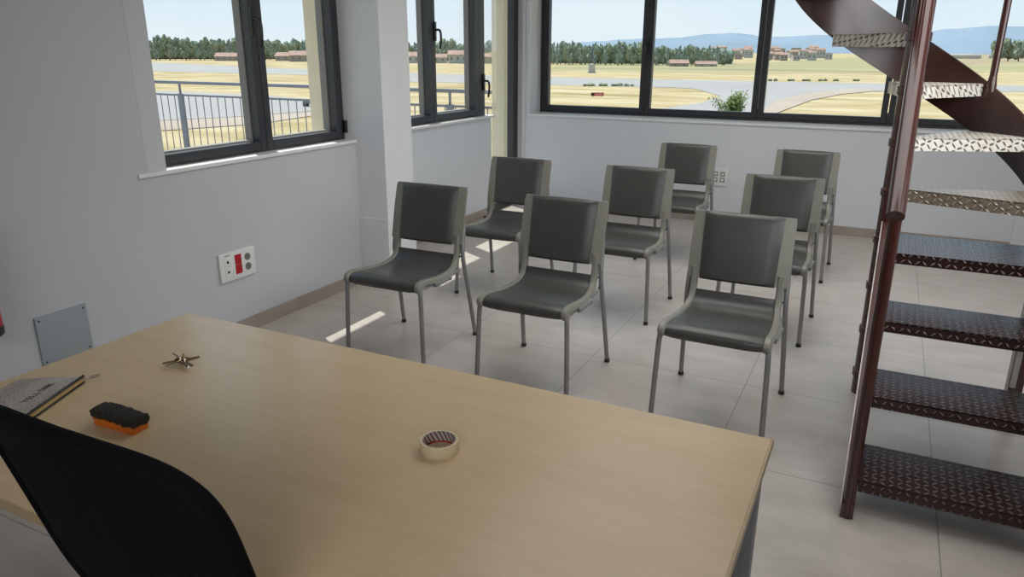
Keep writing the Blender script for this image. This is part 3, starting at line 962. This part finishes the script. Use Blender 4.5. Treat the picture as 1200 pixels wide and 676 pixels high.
# outer handrail and balusters standing on the band
def rail_pt(a): 
    ar = rad(a); return Vector((SX+SR*math.cos(ar), SY+SR*math.sin(ar), zt(a)+0.70))
pts = [Vector((XO, 2.50, 0.82)), Vector((XO, 3.0, 1.25)), Vector((XO, 3.45, 1.635))]+[rail_pt(a) for a in range(0, 180, 8)]
bm = B(); tube(bm, pts, 0.021, 16); slink('outer_handrail', bm, 'brown')
for a in (54, 170):
    ar = rad(a)
    q = Vector((SX+(SR-0.001)*math.cos(ar), SY+(SR-0.001)*math.sin(ar), zt(a)-0.03))
    bm = B(); tube(bm, [q, Vector((q.x, q.y, rail_pt(a).z))], 0.0155, 14)
    lathe(bm, [(0.021, 0), (0.021, 0.03), (0.0155, 0.07)], q, 14); slink('baluster', bm, 'brown')
for y in (2.52, 3.1):
    zb = max(0, 1.09-0.86*(3.63-y)-0.03); ztp = 0.82+0.86*(y-2.5)
    bm = B(); tube(bm, [(XO, y, zb), (XO, y, ztp)], 0.0125, 14); slink('baluster', bm, 'brown')

# ------------------------------------------------------------------ things on the walls
sp = thing('service_outlet_plate', 'white outlet plate with red double socket low on the left wall', 'outlet', (XL, 2.866, 0.411))
bm = B(); box(bm, (0, -0.128, -0.081), (0.016, 0.128, 0.081), 0.005); link('face_plate', bm, 'plate', sp)
for dz in (0.030, -0.026):
    bm = B(); box(bm, (0.014, -0.022, dz-0.027), (0.0195, 0.024, dz+0.027), 0.002); link('red_socket', bm, 'red', sp)
    bm = B(); tube(bm, [(0.015, 0.070, dz-0.001), (0.0185, 0.070, dz-0.001)], 0.021, 20); o = link('socket_well', bm, 'socketgrey', sp)
    bm = B()
    for q in (-0.006, 0.006): tube(bm, [(0.0184, 0.07+q, dz), (0.0192, 0.07+q, dz)], 0.003, 8)
    link('socket_hole', bm, 'black', o)
    bm = B(); box(bm, (0.014, -0.096, dz-0.027), (0.0185, -0.052, dz+0.025), 0.002); o = link('data_socket', bm, 'plate', sp)
    bm = B(); box(bm, (0.018, -0.081, dz-0.008), (0.0192, -0.067, dz+0.006), 0.001, 1); link('socket_hole', bm, 'black', o)
bm = B(); box(bm, (0.0158, -0.092, 0.062), (0.0168, -0.056, 0.067)); link('cover_mark', bm, 'socketgrey', sp)

cp = thing('metal_cover_plate', 'square blue grey metal cover plate screwed low on the left wall beyond the table', 'cover plate', (XL, 1.853, 0.339))
bm = B(); box(bm, (0, -0.116, -0.115), (0.010, 0.116, 0.115), 0.002); link('plate', bm, 'wplate', cp)
for y in (-0.1, 0.1):
    for z in (-0.09, 0.098):
        bm = B(); tube(bm, [(0.009, y, z), (0.0125, y, z)], 0.0045, 12); link('screw', bm, 'screw', cp)

so = thing('wall_socket', 'white double wall socket on the back wall beside the last row chair', 'socket', (-1.345, YB, 0.432))
bm = B(); box(bm, (-0.082, -0.012, -0.082), (0.088, 0, 0.082), 0.004); link('face_plate', bm, 'plate', so)
for dz in (0.03, -0.025):
    for dx in (-0.03, 0.035):
        bm = B(); box(bm, (dx-0.02, -0.0145, dz-0.02), (dx+0.02, -0.011, dz+0.02), 0.003); o = link('socket_well', bm, 'socketgrey', so)
        bm = B(); box(bm, (dx-0.012, -0.0155, dz-0.012), (dx+0.012, -0.014, dz+0.012), 0.002); link('socket_insert', bm, 'plate', o)

fe = thing('fire_extinguisher', 'red fire extinguisher with black base hung on the left wall at the frame edge', 'fire extinguisher', (XL+0.105, 1.478, 0.480))
bm = B(); lathe(bm, [(0.076, 0.03), (0.077, 0.04), (0.077, 0.40), (0.068, 0.44), (0.045, 0.468), (0.025, 0.478), (0.025, 0.495)], seg=32); link('cylinder', bm, 'redext', fe)
bm = B(); lathe(bm, [(0.070, 0), (0.078, 0.006), (0.079, 0.030), (0.0775, 0.040)], seg=32); link('base_skirt', bm, 'black', fe)
bm = B(); box(bm, (-0.02, -0.02, 0.49), (0.02, 0.02, 0.54), 0.005); box(bm, (-0.012, -0.10, 0.535), (0.012, 0.03, 0.548), 0.004); box(bm, (-0.012, -0.11, 0.56), (0.012, 0.02, 0.572), 0.004); link('valve_handle', bm, 'black', fe)
bm = B(); tube(bm, smooth_pts([(0, -0.02, 0.51), (0.02, -0.07, 0.50), (0.03, -0.095, 0.42), (0.02, -0.092, 0.25), (0.01, -0.090, 0.12)], 5), 0.009, 10); link('hose', bm, 'black', fe)
bm = B(); box(bm, (-0.045, -0.045, 0.005), (0.045, 0.045, 0.006)); box(bm, (-0.105, -0.02, 0.2), (-0.07, 0.02, 0.48), 0.003); link('wall_bracket', bm, 'black', fe)
bm = B(); box(bm, (-3.40, 6.20, 0.0), (-3.355, 6.26, 0.012), 0.004); o = link('door_stop', bm, 'black'); tag(o, 'small dark door stop on the floor at the foot of the alcove wall', 'door stop')

# ------------------------------------------------------------------ outside: terrace and railing
bm = B(); box(bm, (-14, -3, -0.35), (-3.58, 7.45, -0.04)); struct('terrace_slab', bm, 'concrete')
bm = B(); box(bm, (-4.04, -3.2, ZC+0.15), (2.6, 5.25, ZC+0.35)); box(bm, (-4.15, 5.25, ZC+0.15), (2.6, 8.6, ZC+0.35)); struct('roof_slab', bm, 'concrete')
bm = B(); box(bm, (-3.55, -3, -4.2), (2.0, 7.40, -0.15)); struct('lower_storey', bm, 'cream')

RY = 7.2
rl = thing('terrace_railing', 'grey metal terrace railing with thin upright bars outside the left windows', 'railing', (-8.0, RY, -0.04))
bm = B(); box(bm, (-13.9, RY-0.025, 1.11), (-3.745, RY+0.025, 1.15), 0.008); link('handrail', bm, 'rail', rl, True)
bm = B(); box(bm, (-13.9, RY-0.012, 0.955), (-3.745, RY+0.012, 0.98)); link('upper_bar', bm, 'rail', rl, True, smooth=False)
bm = B(); box(bm, (-13.9, RY-0.012, 0.06), (-3.745, RY+0.012, 0.085)); link('lower_bar', bm, 'rail', rl, True, smooth=False)
posts = [-8.585-1.41*k for k in (3, 2, 1, 0, -1, -2, -3)]
for x in posts:
    bm = B(); box(bm, (x-0.04, RY-0.02, -0.04), (x+0.04, RY+0.02, 0.985), 0.003); box(bm, (x-0.012, RY-0.01, 0.98), (x+0.012, RY+0.01, 1.115)); link('post', bm, 'rail', rl, True, smooth=False)
x = -13.8; nb = 0
while x < -3.8 and nb < 96:
    if min(abs(x-p) for p in posts) > 0.06:
        bm = B(); tube(bm, [(x, RY, 0.07), (x, RY, 0.965)], 0.0065, 6); link('upright_bar', bm, 'rail', rl, True); nb += 1
    x += 0.134

# ------------------------------------------------------------------ outside: the airfield
def flat(name, pts, dz, m, kind='structure'):
    bm = B()
    vs = [bm.verts.new((x, y, ZG+dz)) for x, y in pts]
    f = bm.faces.new(vs)
    if f.normal.z < 0: f.normal_flip()
    me = bpy.data.meshes.new(name); bm.normal_update()
    bmesh.ops.recalc_face_normals(bm, faces=bm.faces)
    for f in bm.faces:
        if f.normal.z < 0: f.normal_flip()
    bm.to_mesh(me); bm.free(); me.materials.append(MAT[m])
    o = bpy.data.objects.new(name, me); C.objects.link(o); o['kind'] = kind
    return o
bm = B(); v = [bm.verts.new(p) for p in ((-6000, -500, ZG), (6000, -500, ZG), (6000, 6000, ZG), (-6000, 6000, ZG))]; bm.faces.new(v); struct('ground', bm, 'grass')
flat('runway', [gp(*q) for q in ((-60, 62.5), (178, 73), (367, 81.5), (482, 85.5), (640, 90.5), (900, 95.5), (1030, 98), (1300, 102), (1300, 108), (1030, 107.5), (900, 105.5), (640, 99.5), (482, 96), (367, 88), (178, 83.5), (-60, 76))], 0.03, 'asphalt')
# taxiway that curves off the runway, and the apron road along the left
flat('taxiway', [gp(*q) for q in ((700, 97), (870, 100), (1000, 104), (960, 110), (925, 118), (905, 135), (880, 160), (700, 160), (690, 141), (760, 130), (820, 121), (845, 113), (815, 104.5))], 0.05, 'asphalt')
flat('dusty_verge', [gp(*q) for q in ((1000, 104.3), (1035, 106), (985, 111), (950, 118), (905, 135), (880, 158), (885, 138), (910, 118), (945, 110))], 0.07, 'pink')
flat('apron_road', [gp(*q) for q in ((-40, 104), (200, 107), (310, 112), (380, 118), (400, 124), (360, 131), (280, 137), (200, 141), (-40, 150))], 0.04, 'asphalt')
flat('apron_verge', [gp(*q) for q in ((-40, 150.5), (200, 141.5), (280, 137.5), (360, 131.5), (380, 134), (300, 146), (200, 153), (-40, 165))], 0.05, 'pink')
flat('green_field', [gp(*q) for q in ((660, 75), (900, 73.5), (1010, 66), (1300, 63), (1300, 82), (1100, 85), (900, 86.5), (640, 82.5))], 0.04, 'field')
flat('vineyard_field', [gp(*q) for q in ((1140, 63.2), (1320, 63.2), (1320, 73), (1125, 75))], 0.06, 'vine')

# red taxiway sign
sx, sy = gp(700, 113.5)
sg = thing('taxiway_sign', 'small red taxiway sign board standing in the dry grass', 'sign', (sx, sy, ZG), YAW)
bm = B(); box(bm, (-0.85, -0.06, 0.12), (0.85, 0.06, 0.55), 0.02); link('sign_board', bm, 'sign', sg)
bm = B(); box(bm, (-0.80, -0.07, 0.16), (-0.42, -0.055, 0.51)); link('dark_panel', bm, 'black', sg, smooth=False)
bm = B(); box(bm, (-0.36, -0.068, 0.24), (0.70, -0.055, 0.43)); link('pale_panel', bm, 'signp', sg, smooth=False)
for x in (-0.6, 0.6):
    bm = B(); tube(bm, [(x, 0, 0), (x, 0, 0.15)], 0.04, 8); link('leg', bm, 'grey', sg)

# white equipment hut with a mast
hx, hy = bearing(694, 215)
hu = thing('equipment_hut', 'pale equipment hut with a thin mast beyond the runway', 'hut', (hx, hy, ZG), YAW)
bm = B(); box(bm, (-0.9, -0.8, 0.3), (0.9, 0.8, 2.3), 0.05); link('hut_body', bm, 'housew', hu)
bm = B(); box(bm, (-1.1, -1, 0), (1.1, 1, 0.3)); link('plinth', bm, 'concrete', hu, smooth=False)
bm = B(); tube(bm, [(0.3, 0, 2.2), (0.3, 0, 5.2)], 0.07, 6); link('mast', bm, 'rail', hu)

# small parked trolley by the apron road
cx, cy = gp(364, 125)
ca = thing('luggage_trolley', 'small grey trolley parked on the apron road seen through the railing', 'trolley', (cx, cy, ZG), 0.3)
bm = B(); box(bm, (-0.75, -0.35, 0.32), (0.75, 0.35, 0.42), 0.02); box(bm, (-0.72, -0.33, 0.42), (-0.1, 0.33, 0.72), 0.03); link('deck', bm, 'grey', ca)
bm = B(); tube(bm, [(0.7, 0, 0.4), (1.25, 0, 0.75)], 0.03, 6); link('tow_bar', bm, 'grey', ca)
for x in (-0.5, 0.5):
    for y in (-0.33, 0.33):
        bm = B(); tube(bm, [(x, y-0.05, 0.2), (x, y+0.05, 0.2)], 0.2, 14); link('wheel', bm, 'black', ca)

# trees
def blob(bm, c, r, rnd, sq=1.0, sub=2):
    g = bmesh.ops.create_icosphere(bm, subdivisions=sub, radius=1)
    for v in g['verts']:
        n = v.co.normalized()
        k = 1+0.16*math.sin(7*n.x+c[0]*3)+0.14*math.sin(9*n.y+c[1]*2+1)+rnd.uniform(-0.12, 0.12)
        v.co = Vector((c[0]+n.x*r*k, c[1]+n.y*r*k, c[2]+n.z*r*k*sq))
def tree_proto(kind, m):
    rnd = random.Random(kind*13+5)
    r = bpy.data.objects.new('tree', None); C.objects.link(r)
    bm = B()
    if kind == 0:                       # broad
        for k in range(11):
            a = rnd.uniform(0, 2*PI); d = rnd.uniform(0.6, 3.2)
            blob(bm, (d*math.cos(a), d*math.sin(a), rnd.uniform(2.6, 6.5)), rnd.uniform(1.4, 2.3), rnd, 0.9)
    elif kind == 1:                     # tall
        for k in range(9):
            a = rnd.uniform(0, 2*PI); d = rnd.uniform(0.2, 1.3)
            blob(bm, (d*math.cos(a), d*math.sin(a), 1.8+0.95*k), rnd.uniform(1.1, 1.7)*(1-0.05*k), rnd, 1.1)
    else:                               # loose, spreading with gaps
        for k in range(10):
            a = rnd.uniform(0, 2*PI); d = rnd.uniform(0.8, 3.0)
            blob(bm, (d*math.cos(a), d*math.sin(a), rnd.uniform(4.0, 7.6)), rnd.uniform(0.8, 1.6), rnd, 0.75)
        for k in range(5):
            a = rnd.uniform(0, 2*PI); d = rnd.uniform(0.5, 3.2)
            blob(bm, (d*math.cos(a), d*math.sin(a), rnd.uniform(1.2, 2.6)), rnd.uniform(1.0, 1.8), rnd, 0.8)
    link('crown', bm, m, r)
    bm = B(); tube(bm, [(0, 0, 0), (0.1, 0, 2.0), (0, 0.1, 5.5)], [0.35, 0.26, 0.12], 8); link('trunk', bm, 'trunk', r)
    return r
protos = [(tree_proto(0, 'tree'), 8.0), (tree_proto(1, 'treeb'), 10.0), (tree_proto(2, 'tree'), 8.2)]
used = [False]*3
TL = {'l': 'dense green tree in the far belt beyond the runway, seen through the left window',
      'm': 'dark green tree of the far belt seen through the narrow alcove window and door',
      'b': 'bluish green tree of the wood behind the runway, seen through the long back window',
      'r': 'dark hazy tree of the clump at the far right edge of the back window'}
TG = {'l': 'trees seen through the left window', 'm': 'trees seen through the alcove window',
      'b': 'trees seen through the back window', 'r': 'trees at the far right'}
def plant(px, dist, hh, wide, k, which):
    k0, ht = protos[k]
    o = k0 if not used[k] else dup(k0)
    used[k] = True
    x, y = bearing(px, dist)
    o.location = (x, y, ZG-0.3)
    s = hh/ht
    o.scale = (s*wide, s*wide, s)
    o.rotation_euler = (0, 0, random.uniform(0, 6.28))
    tag(o, TL[which], 'tree', TG[which])
rnd = random.Random(21)
def belt(px0, px1, d0, nrow, step, drow, hfun, wide, kinds, which):
    i = 0
    for r_ in range(nrow):
        px = px0+step*r_/nrow
        while px < px1:
            plant(px+rnd.uniform(-0.08, 0.08)*step, d0+drow*r_, hfun(px)*rnd.uniform(0.85, 1.1), wide, kinds[(i*7+r_) % len(kinds)], which)
            px += step; i += 1
belt(164, 396, 470, 3, 17.5, 18, lambda p: 12.4+1.2*math.sin(p*0.07)+(1.2 if 230 < p < 280 else 0), 0.52, (0, 2, 1, 0, 2), 'l')
belt(474, 604, 395, 3, 18.0, 16, lambda p: 10.4+1.1*math.sin(p*0.1), 0.6, (0, 2, 0, 1), 'm')
belt(638, 852, 334, 3, 14.5, 13, lambda p: (10.0 if p < 690 else 8.7 if p < 715 else 9.6 if p < 760 else 8.7)*(0.85 if p > 845 else 1), 0.5, (1, 0, 1, 1, 0), 'b')
belt(1172, 1230, 640, 2, 22, 22, lambda p: 16.0, 0.62, (0, 0, 1), 'r')

def thicket(px0, px1, d, hh, lab):
    bm = B(); r3 = random.Random(int(px0))
    px = px0
    while px < px1:
        x, y = bearing(px, d+r3.uniform(0, 14)); R_ = hh*r3.uniform(0.42, 0.6)
        blob(bm, (x, y, ZG+hh*r3.uniform(0.3, 0.5)), R_, r3, 1.0, 2)
        px += R_*0.9*FPX/d*0.85
    o = link('woodland_thicket', bm, 'treeb'); o['kind'] = 'stuff'
    return tag(o, lab, 'woodland')
thicket(158, 398, 535, 11.0, 'hazy woodland mass behind the trees of the left window')
thicket(474, 606, 455, 8.6, 'hazy woodland mass behind the trees of the alcove window')
thicket(636, 856, 385, 8.0, 'hazy woodland mass behind the trees of the back window')

# bush below the back window
bx_, by_ = gp(857, 152)
bu = thing('leafy_shrub', 'light green leafy shrub tip rising behind the back window sill by the taxiway', 'shrub', (bx_, by_, ZG))
sc = math.hypot(bx_, by_)/FPX
bm = B(); rnd = random.Random(9)
stems = []
for k in range(16):
    a = rnd.uniform(0, 2*PI); d = rnd.uniform(0.1, 1.0)
    stems.append((d*math.cos(a)*23*sc, d*math.sin(a)*1.0, rnd.uniform(26, 42)*sc))
for (x, y, z) in stems:
    for q in range(90):
        f = rnd.uniform(0.1, 1)**0.7
        p = Vector((x*f+rnd.gauss(0, 3.5*sc), y*f+rnd.gauss(0, 3.5*sc), z*f+rnd.gauss(0, 1.5*sc)))
        u = Vector((rnd.gauss(0, 1), rnd.gauss(0, 1), rnd.gauss(0, 1))).normalized(); w = u.orthogonal().normalized()
        L = rnd.uniform(1.6, 3.2)*sc
        vs = [bm.verts.new(p+u*L), bm.verts.new(p+w*L*0.35), bm.verts.new(p-u*L), bm.verts.new(p-w*L*0.35)]
        bm.faces.new(vs)
bmo = link('foliage', bm, 'bush', bu, smooth=False); bmo.rotation_euler = (0, 0, YAW)
bm = B()
for (x, y, z) in stems: tube(bm, [(0, 0, 0), (x*0.5, y*0.5, z*0.5), (x, y, z)], [0.05, 0.04, 0.02], 5)
o = link('stems', bm, 'trunk', bu); o.rotation_euler = (0, 0, YAW)

# houses
def house(px, dist, w, d, h, m, lab, grp=None, gable=True, rot=0.0):
    x, y = bearing(px, dist)
    r = thing('house', lab, 'house', (x, y, ZG), YAW+rot, grp)
    bm = B(); box(bm, (-w/2, -d/2, 0), (w/2, d/2, h)); wl = link('walls', bm, m, r, smooth=False)
    bm = B()
    if gable:
        secs = [[Vector((xx, -d/2-0.4, h)), Vector((xx, d/2+0.4, h)), Vector((xx, 0, h+d*0.28))] for xx in (-w/2-0.4, w/2+0.4)]
        rings(bm, secs)
    else: box(bm, (-w/2-0.2, -d/2-0.2, h), (w/2+0.2, d/2+0.2, h+0.4))
    link('roof', bm, 'roof' if gable else 'concrete', r, smooth=False)
    bm = B()
    n = max(2, int(w/3))
    for k in range(n):
        xx = -w/2+(k+0.5)*w/n
        box(bm, (xx-0.5, -d/2-0.05, h*0.4), (xx+0.5, -d/2+0.02, h*0.75))
    link('windows', bm, 'socketgrey', wl, smooth=False)
house(352, 420, 11, 8, 3.2, 'houset', 'red roofed low house near the right edge of the left window', rot=0.2)
house(333, 450, 8, 7, 2.6, 'houset', 'tan house with red roof left of the long red roofed one', rot=-0.1)
house(268, 450, 13, 7, 2.3, 'houset', 'low tan house among the trees, centre of the left window')
house(537, 370, 9, 7, 4.0, 'housew', 'white house with pitched roof seen through the alcove window right pane')
house(489, 375, 9, 7, 3.2, 'housew', 'pale low house seen through the alcove window left pane')
house(515, 380, 7, 6, 2.6, 'housew', 'small pale house between the two alcove window houses')
house(575, 370, 10, 6, 3.0, 'houset', 'tan house seen through the glazed balcony door')
house(796, 318, 7, 5, 1.3, 'houset', 'low terracotta roofed shed in front of the wood, middle pane of the back window')
house(828, 322, 8, 4, 1.0, 'housew', 'long low white shed beside the terracotta roofed one')
rnd = random.Random(3)
for i in range(46):
    px = rnd.choice((rnd.uniform(832, 885), rnd.uniform(895, 975), rnd.uniform(895, 960)))
    d = 560+11.5*i
    house(px, d, rnd.uniform(5, 9)*d/800, rnd.uniform(5, 8)*d/900, rnd.uniform(4, 6.5)*(d/700)**1.5, rnd.choice(('housew', 'houset', 'housew')),
          'distant pale town house below the blue hills in the back window', 'houses of the distant town', rnd.random() < 0.6, rnd.uniform(-0.5, 0.5))
for px, w in ((1122, 42), (1190, 48)):
    x, y = bearing(px, 900 if px < 1150 else 990)
    bm = B(); box(bm, (-w/2, -6, 0), (w/2, 6, 3.4), 0.6)
    o = link('greenhouse', bm, 'housew'); o.location = (x, y, ZG+0.2); o.rotation_euler = (0, 0, YAW-0.5)
    tag(o, 'long white greenhouse far off, left of the baluster' if px < 1150 else 'long white greenhouse at the far right edge of the view', 'greenhouse')
# low hedge tufts along the runway edge
rnd = random.Random(5)
for i, px in enumerate((690, 706, 722, 738, 905, 925, 944, 963, 982, 1003)):
    x, y = gp(px, 101 if px < 800 else 95)
    bm = B()
    for k in range(4): blob(bm, (rnd.uniform(-0.8, 0.8), rnd.uniform(-0.3, 0.3), 0.2), rnd.uniform(0.3, 0.5), rnd, 0.7, 1)
    o = link('grass_tuft', bm, 'tree'); o.location = (x, y, ZG); o.rotation_euler = (0, 0, YAW)
    tag(o, 'dark tuft of weeds along the near edge of the runway' if px < 800 else 'dark tuft of weeds along the far edge of the runway', 'weeds', 'weed tufts by the runway near edge' if px < 800 else 'weed tufts by the runway far edge')

# hills
def hill(name, prof, dist, m, depth=500):
    """ridge built from a silhouette given as bearing, height"""
    bm = B(); secs = []
    for (px, hh) in prof:
        x, y = bearing(px, dist); x2, y2 = bearing(px, dist+depth); x3, y3 = bearing(px, dist+2*depth)
        secs.append([Vector((x, y, ZG-2)), Vector((x2, y2, ZG+hh)), Vector((x3, y3, ZG-2))])
    rings(bm, secs, False, False)
    o = link(name, bm, m); o['kind'] = 'structure'
    return o
def ridge(pts, dist):
    out = []
    r2 = random.Random(1)
    for (a, b_) in zip(pts[:-1], pts[1:]):
        for k in range(6):
            f = k/6; f2 = f*f*(3-2*f)
            out.append((a[0]+(b_[0]-a[0])*f, (a[1]+(b_[1]-a[1])*f2)+r2.uniform(-0.3, 0.3)))
    out.append(pts[-1])
    return [(px, (60.2-y)*dist/FPX+5.7*0) for px, y in out]
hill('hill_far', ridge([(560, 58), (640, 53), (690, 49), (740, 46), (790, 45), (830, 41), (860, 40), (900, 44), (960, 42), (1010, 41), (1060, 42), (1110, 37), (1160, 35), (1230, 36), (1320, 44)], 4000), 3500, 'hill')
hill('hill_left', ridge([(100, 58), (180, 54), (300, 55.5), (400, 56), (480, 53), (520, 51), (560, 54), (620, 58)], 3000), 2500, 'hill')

# ------------------------------------------------------------------ light
sc_ = bpy.context.scene
w = bpy.data.worlds.new('sky'); sc_.world = w; w.use_nodes = True
nt = w.node_tree
bg = nt.nodes['Background']
tc = N(nt, 'ShaderNodeTexCoord'); sep = N(nt, 'ShaderNodeSeparateXYZ')
nt.links.new(tc.outputs['Generated'], sep.inputs[0])
r = ramp(nt, [(0.0, (0.86, 0.92, 0.96)), (0.08, (0.76, 0.88, 0.96)), (0.35, (0.55, 0.76, 0.95)), (1.0, (0.30, 0.55, 0.90))])
nt.links.new(sep.outputs[2], r.inputs[0])
no = N(nt, 'ShaderNodeTexNoise', Scale=3.0, Detail=5.0)
mp = N(nt, 'ShaderNodeMapping', Scale=(1, 1, 4)); nt.links.new(tc.outputs['Generated'], mp.inputs[0]); nt.links.new(mp.outputs[0], no.inputs['Vector'])
mx = N(nt, 'ShaderNodeMix', data_type='RGBA'); mx.inputs[7].default_value = (0.92, 0.95, 0.97, 1)
rr = ramp(nt, [(0.45, (0, 0, 0)), (0.75, (0.6, 0.6, 0.6))]); nt.links.new(no.outputs[0], rr.inputs[0])
nt.links.new(rr.outputs[0], mx.inputs[0]); nt.links.new(r.outputs[0], mx.inputs[6])
nt.links.new(mx.outputs[2], bg.inputs[0])
bg.inputs[1].default_value = 1.0

sun = bpy.data.lights.new('sun', 'SUN'); sun.energy = 7.0; sun.angle = rad(0.5); sun.color = (1.0, 0.95, 0.86)
so_ = bpy.data.objects.new('sun', sun); C.objects.link(so_)
so_.rotation_euler = Vector((0.47, -0.26, -1.0)).to_track_quat('-Z', 'Y').to_euler()

def area(name, loc, tgt, sx, sy, e, col):
    l = bpy.data.lights.new(name, 'AREA'); l.shape = 'RECTANGLE'; l.size = sx; l.size_y = sy; l.energy = e; l.color = col
    o = bpy.data.objects.new(name, l); C.objects.link(o); o.location = loc
    o.rotation_euler = (Vector(tgt)-Vector(loc)).to_track_quat('-Z', 'Y').to_euler()
    return o
a = area('ceiling_fill', (-0.4, 4.2, 2.86), (-0.4, 4.2, 0), 3.0, 3.4, 60, (1.0, 0.98, 0.96)); a.data.spread = rad(140)  # unseen overhead fill, added to lift the interior
a = area('rear_fill', (0.5, -2.2, 2.6), (-0.75, 1.2, 0.74), 2.4, 1.2, 20, (0.97, 0.98, 1.0)); a.data.spread = rad(95)  # unseen fill added behind the camera to brighten the table
a = area('side_fill', (1.65, 3.4, 1.9), (-2.6, 5.8, 0.5), 4.0, 1.2, 40, (0.95, 0.98, 1.0)); a.data.spread = rad(110)  # unseen fill added in place of window light from the right

sc_.view_settings.view_transform = 'Standard'
sc_.view_settings.look = 'None'
sc_.view_settings.exposure = 0.0
sc_.cycles.use_denoising = True
sc_.cycles.max_bounces = 10
sc_.cycles.transparent_max_bounces = 16
sc_.cycles.sample_clamp_indirect = 6.0
